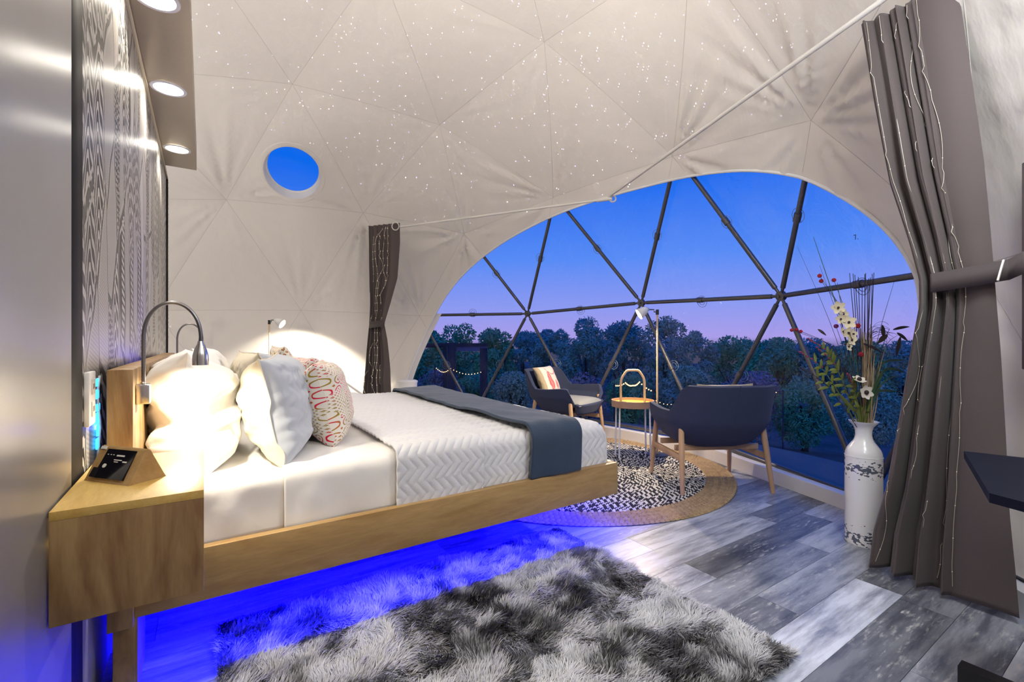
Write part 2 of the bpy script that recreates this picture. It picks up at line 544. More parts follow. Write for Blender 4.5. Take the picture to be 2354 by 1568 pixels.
class MB:
    def __init__(s):
        s.v, s.f, s.mi = [], [], []
    def add(s, vs, fs, mi=0):
        b = len(s.v)
        s.v += [tuple(v) for v in vs]
        s.f += [tuple(i + b for i in f) for f in fs]
        s.mi += [mi] * len(fs)
        return s
    def box(s, x0, x1, y0, y1, z0, z1, bev=0, mi=0, mtx=None):
        bm = bmesh.new()
        bmesh.ops.create_cube(bm, size=1)
        for v in bm.verts:
            v.co = Vector((x0 + (v.co.x + .5) * (x1 - x0), y0 + (v.co.y + .5) * (y1 - y0), z0 + (v.co.z + .5) * (z1 - z0)))
        if bev:
            bmesh.ops.bevel(bm, geom=bm.edges[:], offset=bev, segments=2, affect='EDGES', profile=.5)
        if mtx is not None:
            bm.transform(mtx)
        bm.verts.index_update()
        s.add([v.co for v in bm.verts], [[v.index for v in f.verts] for f in bm.faces], mi)
        bm.free()
        return s
    def tube(s, pts, rad, n=10, caps=True, mi=0, closed=False):
        pts = [Vector(p) for p in pts]
        k = len(pts)
        if not hasattr(rad, '__len__'):
            rad = [rad] * k
        vs = []
        ref = None
        for i, p in enumerate(pts):
            if closed:
                d = pts[(i + 1) % k] - pts[i - 1]
            else:
                d = pts[min(i + 1, k - 1)] - pts[max(i - 1, 0)]
            d.normalize()
            if ref is None:
                ref = Vector((0, 0, 1)) if abs(d.z) < .9 else Vector((1, 0, 0))
            a = d.cross(ref)
            if a.length < 1e-6:
                a = d.orthogonal()
            a.normalize()
            b = d.cross(a)
            ref = -b if False else b.cross(d) * 0 + ref
            ref = a.cross(d) * 1.0
            for j in range(n):
                t = 2 * PI * j / n
                vs.append(p + (a * math.cos(t) + b * math.sin(t)) * rad[i])
        fs = []
        for i in range(k if closed else k - 1):
            i2 = (i + 1) % k
            for j in range(n):
                j2 = (j + 1) % n
                fs.append((i * n + j, i * n + j2, i2 * n + j2, i2 * n + j))
        if caps and not closed:
            fs.append(tuple(range(n)))
            fs.append(tuple(reversed([(k - 1) * n + j for j in range(n)])))
        return s.add(vs, fs, mi)
    def lathe(s, prof, n=32, o=(0, 0, 0), mi=0, caps=True):
        vs, fs = [], []
        for r, z in prof:
            for j in range(n):
                t = 2 * PI * j / n
                vs.append((o[0] + r * math.cos(t), o[1] + r * math.sin(t), o[2] + z))
        for i in range(len(prof) - 1):
            for j in range(n):
                j2 = (j + 1) % n
                fs.append((i * n + j, i * n + j2, (i + 1) * n + j2, (i + 1) * n + j))
        if caps:
            if prof[0][0] > 1e-5:
                fs.append(tuple(reversed(range(n))))
            if prof[-1][0] > 1e-5:
                fs.append(tuple((len(prof) - 1) * n + j for j in range(n)))
        return s.add(vs, fs, mi)
    def ball(s, c, r, seg=8, rings=6, sc=(1, 1, 1), mi=0):
        prof = [(max(r * math.sin(PI * i / rings), 1e-6) , -r * math.cos(PI * i / rings)) for i in range(rings + 1)]
        vs, fs = [], []
        for rr, z in prof:
            for j in range(seg):
                t = 2 * PI * j / seg
                vs.append((c[0] + rr * math.cos(t) * sc[0], c[1] + rr * math.sin(t) * sc[1], c[2] + z * sc[2]))
        for i in range(rings):
            for j in range(seg):
                j2 = (j + 1) % seg
                fs.append((i * seg + j, i * seg + j2, (i + 1) * seg + j2, (i + 1) * seg + j))
        return s.add(vs, fs, mi)
    def grid(s, P, mi=0, closed_u=False):
        """P: array (a, b, 3)"""
        a, b = P.shape[:2]
        fs = []
        for i in range(a if closed_u else a - 1):
            i2 = (i + 1) % a
            for j in range(b - 1):
                fs.append((i * b + j, i2 * b + j, i2 * b + j + 1, i * b + j + 1))
        return s.add([tuple(p) for p in P.reshape(-1, 3)], fs, mi)
    def build(s, name, mats, parent=None, loc=None, ang=40, flat=False, kind=None):
        me = bpy.data.meshes.new(name)
        me.from_pydata(s.v, [], s.f)
        if not isinstance(mats, (list, tuple)):
            mats = [mats]
        for m_ in mats:
            me.materials.append(m_)
        if len(mats) > 1:
            me.polygons.foreach_set('material_index', s.mi)
        me.validate()
        me.update()
        if not flat:
            smooth(me, ang)
        o = link(name, me, parent, loc)
        if kind:
            o['kind'] = kind
        return o

def fast_mesh(name, verts, faces, mats, parent=None, uv=None, smooth_it=True, mi=None, ang=None):
    me = bpy.data.meshes.new(name)
    me.from_pydata(verts.tolist() if hasattr(verts, 'tolist') else verts, [], faces.tolist() if hasattr(faces, 'tolist') else faces)
    for m_ in (mats if isinstance(mats, (list, tuple)) else [mats]):
        me.materials.append(m_)
    if mi is not None:
        me.polygons.foreach_set('material_index', mi)
    me.update()
    if smooth_it:
        me.shade_smooth()
        if ang:
            me.set_sharp_from_angle(angle=math.radians(ang))
    return link(name, me, parent)

def grid_faces(a, b, flip=False):
    i, j = np.meshgrid(np.arange(a - 1), np.arange(b - 1), indexing='ij')
    q = np.stack([i * b + j, (i + 1) * b + j, (i + 1) * b + j + 1, i * b + j + 1], -1).reshape(-1, 4)
    return q[:, ::-1] if flip else q

def empty(name, loc=(0, 0, 0), rz=0):
    o = bpy.data.objects.new(name, None)
    o.empty_display_size = .1
    o.location = loc
    o.rotation_euler = (0, 0, rz)
    COL.objects.link(o)
    return o

def tag(o, label, cat, group=None):
    o['label'] = label
    o['category'] = cat
    if group:
        o['group'] = group
    return o

def thing(name, label, cat, loc=(0, 0, 0), rz=0, group=None):
    return tag(empty(name, loc, rz), label, cat, group)

def struct(o):
    o['kind'] = 'structure'
    return o

# smooth value noise for shaping geometry
def vnoise(x, y, seed=0):
    r = np.random.default_rng(seed).random((64, 64))
    xi, yi = np.floor(x).astype(int), np.floor(y).astype(int)
    fx, fy = x - xi, y - yi
    fx, fy = fx * fx * (3 - 2 * fx), fy * fy * (3 - 2 * fy)
    g = lambda a, b: r[a % 64, b % 64]
    return (g(xi, yi) * (1 - fx) * (1 - fy) + g(xi + 1, yi) * fx * (1 - fy) + g(xi, yi + 1) * (1 - fx) * fy + g(xi + 1, yi + 1) * fx * fy) * 2 - 1

# ================================================================== THE DOME (3-frequency geodesic)
DC = np.array([.267, 2.965, .766])
DR, DROT = 3.619, math.radians(23.486)
def geodesic():
    ph = (1 + 5 ** .5) / 2
    V = []
    for a in (-1, 1):
        for b in (-ph, ph):
            V += [(0, a, b), (a, b, 0), (b, 0, a)]
    V = np.array(V, float)
    V /= np.linalg.norm(V[0])
    el = min(np.linalg.norm(V[0] - V[j]) for j in range(1, 12))
    F = [(i, j, k) for i in range(12) for j in range(i + 1, 12) for k in range(j + 1, 12)
         if max(np.linalg.norm(V[i] - V[j]), np.linalg.norm(V[j] - V[k]), np.linalg.norm(V[i] - V[k])) < el + 1e-6]
    U = []
    for t in F:
        a, b, c = V[list(t)]
        for i in range(4):
            for j in range(4 - i):
                p = (a * i + b * j + c * (3 - i - j)) / 3
                p /= np.linalg.norm(p)
                if not any(np.linalg.norm(p - q) < 1e-5 for q in U):
                    U.append(p)
    U = np.array(U)
    z = V[0]
    x = np.cross(z, [0, 0, 1.])
    x /= np.linalg.norm(x)
    y = np.cross(z, x)
    U = np.stack([U @ x, U @ y, U @ z], 1)
    D = np.linalg.norm(U[:, None] - U[None], axis=2)
    E = (D < .43) & (D > 0)
    n = len(U)
    F = [(i, j, k) for i in range(n) for j in range(i + 1, n) if E[i, j] for k in range(j + 1, n) if E[i, k] and E[j, k]]
    return U, F
GU, GF = geodesic()
c_, s_ = math.cos(DROT), math.sin(DROT)
def dome_pts(R):
    return np.stack([DC[0] + R * (c_ * GU[:, 0] - s_ * GU[:, 1]), DC[1] + R * (s_ * GU[:, 0] + c_ * GU[:, 1]), DC[2] + R * GU[:, 2]], 1)
GV = dome_pts(DR)
GOUT = dome_pts(DR + .050)
GVIN = dome_pts(DR + .090)
ROUND = .35
keep = [f for f in GF if min(GU[i, 2] for i in f) > -.2]
def outward(f):
    a, b, c = GV[list(f)]
    return f if np.dot(np.cross(b - a, c - a), (a + b + c) / 3 - DC) < 0 else (f[0], f[2], f[1])   # normals face inwards

# the arched opening, (azimuth, elevation) in degrees about the dome centre
ARCH = [(58.6, -14), (58.0, -7.6), (55.9, -1.6), (52.2, 6.8), (49.6, 11.3), (46.8, 15.0), (44.1, 17.8), (40.8, 20.3), (37.6, 22.3),
        (32.9, 24.8), (27.3, 26.6), (22.0, 27.9), (16.6, 28.7), (10.9, 29.2), (5.6, 29.2), (.9, 29.0), (-3.4, 28.6), (-7.5, 28.2),
        (-11.8, 27.6), (-16.0, 26.8), (-19.6, 25.8), (-22.7, 24.6), (-25.3, 23.3), (-27.8, 21.8), (-30.4, 19.8), (-32.6, 17.9),
        (-34.6, 15.9), (-35.6, 14.5), (-36.4, 12.9), (-37.2, 11.2), (-37.6, 9.4), (-37.7, 7.6), (-37.3, 4.0), (-36.3, .2), (-35.3, -3.8),
        (-34.5, -9.7), (-34.4, -14)]
AP = np.array(ARCH)
def catmull(P, k=6):
    out = []
    for i in range(len(P) - 1):
        p0, p1, p2, p3 = P[max(i - 1, 0)], P[i], P[i + 1], P[min(i + 2, len(P) - 1)]
        for t in np.arange(k) / k:
            out.append(.5 * ((2 * p1) + (p2 - p0) * t + (2 * p0 - 5 * p1 + 4 * p2 - p3) * t * t + (3 * p1 - p0 - 3 * p2 + p3) * t ** 3))
    out.append(P[-1])
    return np.array(out)
AS = AP.copy()
for _ in range(3):
    AS[1:-1] = (AS[:-2] + 2 * AS[1:-1] + AS[2:]) / 4
AS = catmull(AS)
def azel(p):
    d = p - DC
    return math.degrees(math.atan2(d[1], d[0])), math.degrees(math.atan2(d[2], math.hypot(d[0], d[1])))
def in_arch(p):
    x, y = azel(p)
    c = False
    P = AS
    n = len(P)
    xs, ys = P[:, 0], P[:, 1]
    x2, y2 = np.roll(xs, -1), np.roll(ys, -1)
    cond = (ys > y) != (y2 > y)
    with np.errstate(divide='ignore', invalid='ignore'):
        xi = (x2 - xs) * (y - ys) / (y2 - ys) + xs
    return bool(np.sum(cond & (x < xi)) % 2)
PORT = np.array([.83, 5.70, 2.925])
PORT_R = .298
pn = None
for f in keep:
    a, b, c = GV[list(f)]
    n_ = np.cross(b - a, c - a)
    n_ /= np.linalg.norm(n_)
    # facet under the porthole
    t = n_ @ (a - np.array([0, 0, CAMH])) / (n_ @ (PORT - np.array([0, 0, CAMH])))
    p = np.array([0, 0, CAMH]) + t * (PORT - np.array([0, 0, CAMH]))
    if all((np.cross(q1 - q0, p - q0) @ n_) > -1e-9 for q0, q1 in ((a, b), (b, c), (c, a))) and t > .3:
        pn = n_ if n_ @ (p - DC) > 0 else -n_
        PORT = p
PORT = PORT + (DC + (PORT - DC) / np.linalg.norm(PORT - DC) * DR - PORT) * ROUND
def in_port(p):
    d = p - PORT
    if np.linalg.norm(d) > .7:
        return False
    q = d - pn * (d @ pn)
    return np.linalg.norm(q) < PORT_R
def is_open(p):
    return in_port(p) or in_arch(p)

def hit_dome(az, el):
    """point of the faceted liner in a direction from the dome centre"""
    a, e = math.radians(az), math.radians(el)
    d = np.array([math.cos(e) * math.cos(a), math.cos(e) * math.sin(a), math.sin(e)])
    for f in GF:
        p0, p1, p2 = GV[list(f)]
        n_ = np.cross(p1 - p0, p2 - p0)
        den = n_ @ d
        if abs(den) < 1e-9:
            continue
        t = n_ @ (p0 - DC) / den
        if t <= 0:
            continue
        p = DC + d * t
        e1 = [np.cross(q1 - q0, p - q0) @ n_ for q0, q1 in ((p0, p1), (p1, p2), (p2, p0))]
        if min(e1) > -1e-7 or max(e1) < 1e-7:
            return p + (DC + d * DR - p) * ROUND
    return DC + d * DR

ceiling = struct(empty('ceiling'))
NS = 40
def build_liner():
    idx = {}
    for fi, f in enumerate(keep):
        f = outward(f)
        a, b, c = GV[list(f)]
        nrm = np.cross(b - a, c - a)
        nrm /= np.linalg.norm(nrm)
        vs, ids = [], {}
        r = np.random.default_rng(fi)
        ph = r.random(3) * 6
        fr = 11 + r.random(3) * 12
        low = [GV[q, 2] < 2.9 for q in f]
        amp = np.where(low, .040, .012) * (r.random(3) ** 1.5 + .15)
        for i in range(NS + 1):
            for j in range(NS + 1 - i):
                k = NS - i - j
                w = np.array([i, j, k]) / NS
                p = a * w[0] + b * w[1] + c * w[2]
                edge = min(1.0, min(w) * 14)
                sph = DC + (p - DC) / np.linalg.norm(p - DC) * DR
                p = p + (sph - p) * ROUND                          # the liner rounds off between the seams
                disp = 0.0
                for q, (cp, o1, o2) in enumerate(((a, b, c), (b, c, a), (c, a, b))):
                    d = np.linalg.norm(p - cp)
                    if d > 1e-6:
                        u = o1 - cp
                        u = u / np.linalg.norm(u)
                        v = np.cross(nrm, u)
                        an = math.atan2((p - cp) @ v, (p - cp) @ u)
                        wv = an * fr[q] + ph[q] + 1.3 * math.sin(an * 4 + ph[q] * 2)
                        disp += amp[q] * math.exp(-abs(d - .24) / .33) * (math.sin(wv) + .45 * math.sin(2.7 * wv)) * edge * (.55 + .45 * math.sin(an * 3 + ph[q]))
                ids[(i, j)] = len(vs)
                vs.append(p + nrm * -disp * 1.0)
        tris = []
        for i in range(NS):
            for j in range(NS - i):
                tris.append((ids[(i, j)], ids[(i + 1, j)], ids[(i, j + 1)]))
                if i + j < NS - 1:
                    tris.append((ids[(i + 1, j)], ids[(i + 1, j + 1)], ids[(i, j + 1)]))
        op = [is_open(p) for p in vs]
        if all(op):
            continue
        if any(op):
            cut = {}
            def cross(o, q):
                key = (min(o, q), max(o, q))
                if key not in cut:
                    A, B = (vs[o], vs[q]) if not op[o] else (vs[q], vs[o])   # A kept, B open
                    for _ in range(12):
                        m_ = (A + B) / 2
                        if is_open(m_):
                            B = m_
                        else:
                            A = m_
                    cut[key] = len(vs)
                    vs.append(A)
                return cut[key]
            new = []
            for t in tris:
                o3 = [op[q] for q in t]
                k = sum(o3)
                if k == 0:
                    new.append(t)
                elif k == 1:
                    s = o3.index(True)
                    o, n1, n2 = t[s], t[(s + 1) % 3], t[(s + 2) % 3]
                    c1, c2 = cross(o, n1), cross(o, n2)
                    new += [(c1, n1, n2), (c1, n2, c2)]
                elif k == 2:
                    s = o3.index(False)
                    o, n1, n2 = t[s], t[(s + 1) % 3], t[(s + 2) % 3]
                    new.append((o, cross(o, n1), cross(o, n2)))
            tris = new
            used = sorted({q for t in tris for q in t})
            mp = {q: i for i, q in enumerate(used)}
            vs = [vs[q] for q in used]
            tris = [tuple(mp[q] for q in t) for t in tris]
        if not tris:
            continue
        fast_mesh('fabric_panel', np.array(vs), tris, M['liner'], ceiling)
build_liner()
def build_seams():
    es = sorted({tuple(sorted((f[i], f[(i + 1) % 3]))) for f in keep for i in range(3)})
    for a, b in es:
        A, B = GV[a], GV[b]
        run = []
        def flush(run):
            if len(run) > 2:
                MB().tube(run, .0013, 5).build('seam', M['seam'], ceiling)
        for q in np.linspace(0, 1, 25):
            p = A + (B - A) * q
            p = p + (DC + (p - DC) / np.linalg.norm(p - DC) * DR - p) * ROUND
            if is_open(p):
                flush(run)
                run = []
            else:
                run.append(p + (DC - p) / DR * .0005)
        flush(run)
build_seams()

# hem round the arch
hem = []
for az, el in AS[::2]:
    if el > -11:
        p = hit_dome(az, el)
        hem.append(p + (DC - p) / np.linalg.norm(DC - p) * .004)
struct(MB().tube(hem, .011, 8).build('trim_1', M['hem']))
# pale strip of vinyl border showing beside the hem, low on both sides
def border(rows, name):
    P = []
    for az, el, w in rows:
        P.append([hit_dome(az, el) * 1.0, hit_dome(az + w, el)])
    P = np.array(P)
    P += ((P - DC) / np.linalg.norm(P - DC, axis=2, keepdims=True)) * .012
    return struct(MB().grid(P).build(name, M['white_vinyl']))
lf = [(a, e) for a, e in AS if a > 48 and -11.3 < e < 11.5][::3]
border([(a + .2, e, -1.5) for a, e in lf], 'trim_2')
rt = [(a, e) for a, e in AS if a < -33 and -11.3 < e < 4][::3]
border([(a - .2, e, 1.3) for a, e in rt], 'trim_3')

# round porthole
def frame_axes(n):
    n = Vector(n)
    u = Vector((0, 0, 1)).cross(n).normalized()
    return u, n.cross(u)
pu, pv = frame_axes(pn)
def port_ring(profile, name, m, parent, seg=64):
    P = np.zeros((seg, len(profile), 3))
    for i in range(seg):
        t = 2 * PI * i / seg
        d = np.array(pu) * math.cos(t) + np.array(pv) * math.sin(t)
        for j, (r, h) in enumerate(profile):
            P[i, j] = PORT + d * r + pn * h
    return MB().grid(P, closed_u=True).build(name, m, parent)
w2 = struct(empty('window_2', tuple(PORT)))
w2.location = (0, 0, 0)
port_ring([(PORT_R + .045, -.004), (PORT_R + .04, -.010), (PORT_R + .004, -.010), (PORT_R - .006, -.004)], 'fabric_collar', M['liner'], w2)
port_ring([(PORT_R - .004, -.008), (PORT_R - .006, .02), (PORT_R - .012, .155)], 'reveal', M['hem'], w2)
port_ring([(PORT_R - .012, .150), (PORT_R - .028, .152), (PORT_R - .030, .166), (PORT_R - .01, .168)], 'window_frame', M['white_plastic'], w2)
mbp = MB()
mbp.add([tuple(PORT + (np.array(pu) * math.cos(2 * PI * i / 48) + np.array(pv) * math.sin(2 * PI * i / 48)) * (PORT_R - .012) + pn * .163) for i in range(48)], [tuple(range(48))])
mbp.build('pane', M['acrylic'], w2, flat=True)

# window: struts, hubs, clear panes
win = struct(empty('window_1'))
win_faces = []
for f in keep:
    a, b, c = GV[list(f)]
    inside = 0
    for w in ((.6, .2, .2), (.2, .6, .2), (.2, .2, .6), (1 / 3, 1 / 3, 1 / 3), (.46, .46, .08), (.08, .46, .46), (.46, .08, .46), (.9, .05, .05), (.05, .9, .05), (.05, .05, .9)):
        if in_arch(a * w[0] + b * w[1] + c * w[2]):
            inside += 1
    if inside:
        win_faces.append(f)
edges = sorted({tuple(sorted((f[i], f[(i + 1) % 3]))) for f in win_faces for i in range(3)})
hubs = sorted({i for e in edges for i in e})
def edge_visible(e):
    A, B = GV[e[0]], GV[e[1]]
    return any(in_arch(A + (B - A) * t) for t in np.linspace(.02, .98, 25))
for e in edges:
    A, B = Vector(GOUT[e[0]]), Vector(GOUT[e[1]])
    d = (B - A).normalized()
    if edge_visible(e):
        mb = MB().tube([A + d * .01, A + d * .07, A + d * .075, B - d * .075, B - d * .07, B - d * .01], [.010, .012, .0185, .0185, .012, .010], 12)
        st = mb.build('strut', M['strut'], win)
        low = min(GV[e[0]][2], GV[e[1]][2]) < .3 and max(GV[e[0]][2], GV[e[1]][2]) < .3
        if not low:
            tpos = .5 if abs(GV[e[0]][2] - GV[e[1]][2]) > .3 else .5
            mid = A + (B - A) * tpos
            if in_arch(np.array(mid)):
                n_ = Vector(np.array(mid) - DC).normalized()
                sl = MB().tube([mid - d * .03, mid + d * .03], .025, 12)
                sl.build('strut_sleeve', M['strut'], win)
                u = d
                v = n_.cross(d).normalized()
                lp = MB()
                for rr in (.052, .030):
                    cc = mid + v * .018 + n_ * .022
                    lp.tube([cc + (u * math.cos(t) + v * math.sin(t)) * rr for t in np.linspace(0, 2 * PI, 25)[:-1]], .0022, 5, closed=True)
                lp.build('tie_loop', M['rubber'], win)
for h in hubs:
    p = Vector(GOUT[h])
    if in_arch(GV[h]) or GV[h][2] < .3:
        n_ = Vector(GV[h] - DC).normalized()
        hb = MB().tube([p - n_ * .022, p - n_ * .018, p + n_ * .018], [.02, .038, .038], 14)
        hb.tube([p - n_ * .035, p - n_ * .02], .012, 8)
        hb.build('strut_hub', M['strut'], win)
for f in win_faces:
    a, b, c = GVIN[list(outward(f))]
    P, F_ = [], []
    n = 6
    ids = {}
    for i in range(n + 1):
        for j in range(n + 1 - i):
            w = (i / n, j / n, 1 - (i + j) / n)
            ids[(i, j)] = len(P)
            P.append(a * w[0] + b * w[1] + c * w[2])
    for i in range(n):
        for j in range(n - i):
            F_.append((ids[(i, j)], ids[(i + 1, j)], ids[(i, j + 1)]))
            if i + j < n - 1:
                F_.append((ids[(i + 1, j)], ids[(i + 1, j + 1)], ids[(i, j + 1)]))
    fast_mesh('pane', np.array(P), F_, M['clear'], win)

# pencilled mark on the right-hand pane
tx = bpy.data.curves.new('pen_mark', 'FONT')
tx.body = '7.'
tx.size = .045
tx.extrude = .0004
tx.materials.append(M['black_plastic'])
mk = hit_dome(*azel(np.array(at(1968, 545, 2.5)) * 1.0))
to = bpy.data.objects.new('pen_mark', tx)
COL.objects.link(to)
to.parent = win
pm = None
for Zt in np.linspace(2.2, 4.5, 400):
    q = np.array(at(1964, 552, Zt))
    if np.linalg.norm(q - DC) > DR + .02:
        pm = q
        break
if pm is not None:
    inn = Vector(DC - pm).normalized()
    to.location = Vector(pm)
    to.rotation_euler = inn.to_track_quat('Z', 'Y').to_euler()

# ------------------------------------------------------------------ skirt board under the dome
base = sorted([i for i in range(len(GU)) if -.2 < GU[i, 2] < -.15], key=lambda i: math.atan2(GV[i, 1] - DC[1], GV[i, 0] - DC[0]))
def ring_pts(ri):
    return [np.array([DC[0] + (GV[i, 0] - DC[0]) * ri, DC[1] + (GV[i, 1] - DC[1]) * ri]) for i in base]
RI, RO = ring_pts(.988), ring_pts(1.02)
for k in range(len(base)):
    k2 = (k + 1) % len(base)
    mb = MB()
    zt = GV[base[k]][2] - .015, GV[base[k2]][2] - .015
    zt = (max(min(zt[0], .105), .09), max(min(zt[1], .105), .09))
    a, b, c, d = RI[k], RI[k2], RO[k2], RO[k]
    mb.add([(*a, 0), (*b, 0), (*c, 0), (*d, 0), (*a, zt[0]), (*b, zt[1]), (*c, zt[1]), (*d, zt[0])],
           [(0, 3, 2, 1), (4, 5, 6, 7), (0, 1, 5, 4), (1, 2, 6, 5), (2, 3, 7, 6), (3, 0, 4, 7)])
    struct(mb.build('baseboard_%s' % 'abcdefghijklmno'[k] if False else 'baseboard_%d' % (k + 1), M['white_vinyl']))

# ------------------------------------------------------------------ floor of separate planks
fl = MB()
fl.lathe([(3.62, -.06), (3.62, -.005)], 60, (DC[0], DC[1], 0))
floor = struct(fl.build('floor', M['subfloor']))
PW, PL = .169, 1.15
fixed = {.69: 2.40, .859: 1.90, 1.028: 2.58, 1.197: 1.89, 1.366: 2.75, 1.535: 1.88}
rows = [.69 + PW * k for k in range(-9, 38)]
tone = {(.69, 0): .62, (.859, 0): .17, (.859, 1): .25, (1.028, 0): .26, (1.028, 1): .30, (1.197, 0): .36, (1.197, 1): .25, (1.366, 0): .38,
        (1.366, 1): .20, (1.535, 0): .50, (1.535, 1): .42, (.521, 0): .21, (.69, 1): .12, (.352, 0): .40}
for ri, y0 in enumerate(rows):
    yc = y0 + PW / 2
    dy = max(abs(y0 - DC[1]), abs(y0 + PW - DC[1]))
    if dy > 3.55:
        continue
    hx = math.sqrt(3.56 ** 2 - dy ** 2)
    xa, xb = DC[0] - hx, DC[0] + hx
    key = [k for k in fixed if abs(k - y0) < .02]
    e0 = fixed[key[0]] if key else random.uniform(0, PL)
    k0 = math.floor((xa - e0) / PL)
    k = k0
    while True:
        x0, x1 = e0 + k * PL, e0 + (k + 1) * PL
        if x0 > xb:
            break
        p0, p1 = max(x0, xa), min(x1, xb)
        if p1 - p0 > .03:
            mb = MB().box(-(p1 - p0) / 2 + .0008, (p1 - p0) / 2 - .0008, -PW / 2 + .0008, PW / 2 - .0008, -.006, 0)
            me_o = mb.build('plank', M['plank'], floor, ((p0 + p1) / 2, yc, 0), flat=True)
            tn = None
            for (ky, kk), tv in tone.items():
                if abs(ky - y0) < .02 and (-1 - kk if True else 0) == k:
                    tn = tv
            if tn is None:
                tn = random.choice([.13, .18, .22, .27, .33, .42])
            me_o.color = (tn * 1.15, tn * 1.23, tn * 1.44, 1)  # blue of the sky light painted into each plank
        k += 1

# ------------------------------------------------------------------ headwall, soffit, wall fittings
HX = -.26
wall = struct(MB().box(HX - .14, HX - .012, .10, 4.95, 0, 2.62).build('wall_left', M['grey_trim']))
# wallpaper board in its frame
MB().box(HX - .012, HX, 1.57, 4.78, .60, 2.406).build('wallpaper_board', M['wallpaper'], wall)
MB().box(HX - .012, HX - .002, 1.57, 4.78, 0, .60).build('lower_board', M['grey_trim'], wall)
gp = MB().box(HX - .012, HX + .010, .12, 1.43, 0, 2.62, .004).build('grey_panel', M['grey_panel'], wall)
MB().box(HX - .012, HX + .006, 1.43, 1.57, 0, 2.62, .003).build('dark_trim', M['dark_trim'], wall)
MB().box(HX - .012, HX + .014, 1.57, 4.80, 2.392, 2.406, .002).build('top_trim', M['brass_trim'], wall)
fr = MB()
fr.box(HX - .012, HX + .012, 4.775, 4.80, 0, 2.406, .003)
fr.build('frame_edge', M['dark_trim'], wall)
orn = MB()
rz = random.Random(3)
zz = 1.0
while zz < 2.38:
    h = rz.uniform(.008, .05)
    if rz.random() < .65:
        orn.box(HX + .012, HX + .015, 4.779, 4.796, zz, zz + h * .6, .001)
    else:
        orn.ball((HX + .012, 4.787, zz + .006), .006, 6, 4)
    zz += h
oo = orn.build('frame_ornament', M['brass_trim'], wall)
oo['kind'] = 'stuff'
MB().box(HX - .012, HX + .004, 4.80, 4.95, 0, 2.406, .003).build('grey_end_trim', M['grey_trim'], wall)

sof = struct(MB().box(HX + .001, -.048, .30, 4.45, 2.406, 2.59, .003).build('trim_4', M['soffit']))
for i, (yy, lab) in enumerate(((4.03, 'round recessed downlight nearest the far end of the soffit'), (3.09, 'round recessed downlight in the middle of the soffit'),
                               (2.30, 'round recessed downlight of the soffit cut by the top of the picture'))):
    t = thing('downlight', lab, 'downlight', (-.158, yy, 2.406), 0, 'downlights in the soffit above the headwall')
    MB().lathe([(.066, -.001), (.066, -.004), (.080, -.004), (.082, -.001)], 36, caps=False).build('lamp_ring', M['white_plastic'], t)
    MB().lathe([(.0001, -.0025), (.066, -.0025)], 36, caps=False).build('lens', M['lamp_on'], t)
    light('SPOT', 'downlight_beam', (-.158, yy, 2.395), 30, (1, .90, .76), .03, target=(-.17, yy, 0), spot=128, blend=.5)
for yy in (1.45, .65):
    light('SPOT', 'downlight_beam', (-.158, yy, 2.395), 14, (1, .90, .76), .03, target=(-.17, yy, 0), spot=120, blend=.5)

t = thing('star_projector', 'small black star projector standing on top of the soffit', 'projector', (-.15, 1.35, 2.591))
MB().lathe([(.05, 0), (.055, .004), (.055, .055), (.03, .075), (.018, .08)], 24).build('body', M['black_plastic'], t)

# outlet plate beside the headboard
t = thing('outlet_plate', 'white double outlet plate on the wallpaper beside the headboard', 'outlet', (HX, 1.655, .90))
MB().box(0, .012, -.042, .042, -.075, .068, .003).build('plate', M['white_plastic'], t)
for zc_ in (-.032, .028):
    s_o = MB().box(.012, .0145, -.018, .018, zc_ - .02, zc_ + .02, .001).build('socket', M['plate_screw'], t)
    MB().box(.0145, .015, -.008, -.005, zc_ - .006, zc_ + .008).box(.0145, .015, .005, .008, zc_ - .006, zc_ + .008).build('slot', M['black_plastic'], s_o)
t = thing('light_switch', 'white light switch plate on the grey trim at the far end of the headwall', 'switch', (HX + .004, 4.87, 1.17))
MB().box(0, .008, -.04, .04, -.075, .075, .002).build('plate', M['white_plastic'], t)
MB().box(.008, .026, -.006, .006, -.01, .012, .002).build('toggle', M['white_plastic'], t)
# blue light tape behind the headboard
t = thing('light_strip', 'cyan and blue light tape stuck behind the headboard', 'light strip', (HX, 1.765, .6))
rs = random.Random(5)
for k in range(6):
    z0 = .14 + k * .036
    MB().box(.003, .008, rs.uniform(-.03, -.005), rs.uniform(.008, .03), z0, z0 + rs.uniform(.02, .034), .002).build('tape', M['led_blue'], t)
MB().tube([(.005, -.0, .1), (.010, .01, .2), (.006, -.006, .3), (.010, .004, .35)], .003, 6).build('cord', M['white_plastic'], t)
light('AREA', 'headboard_strip', (-.240, 2.95, .945), 6, (.05, .04, 1.0), .012, 2.0, target=(-.262, 2.95, 1.0))
light('POINT', 'headboard_strip_glow', (-.2575, 1.80, .80), .5, (.05, .10, 1.0), .01)

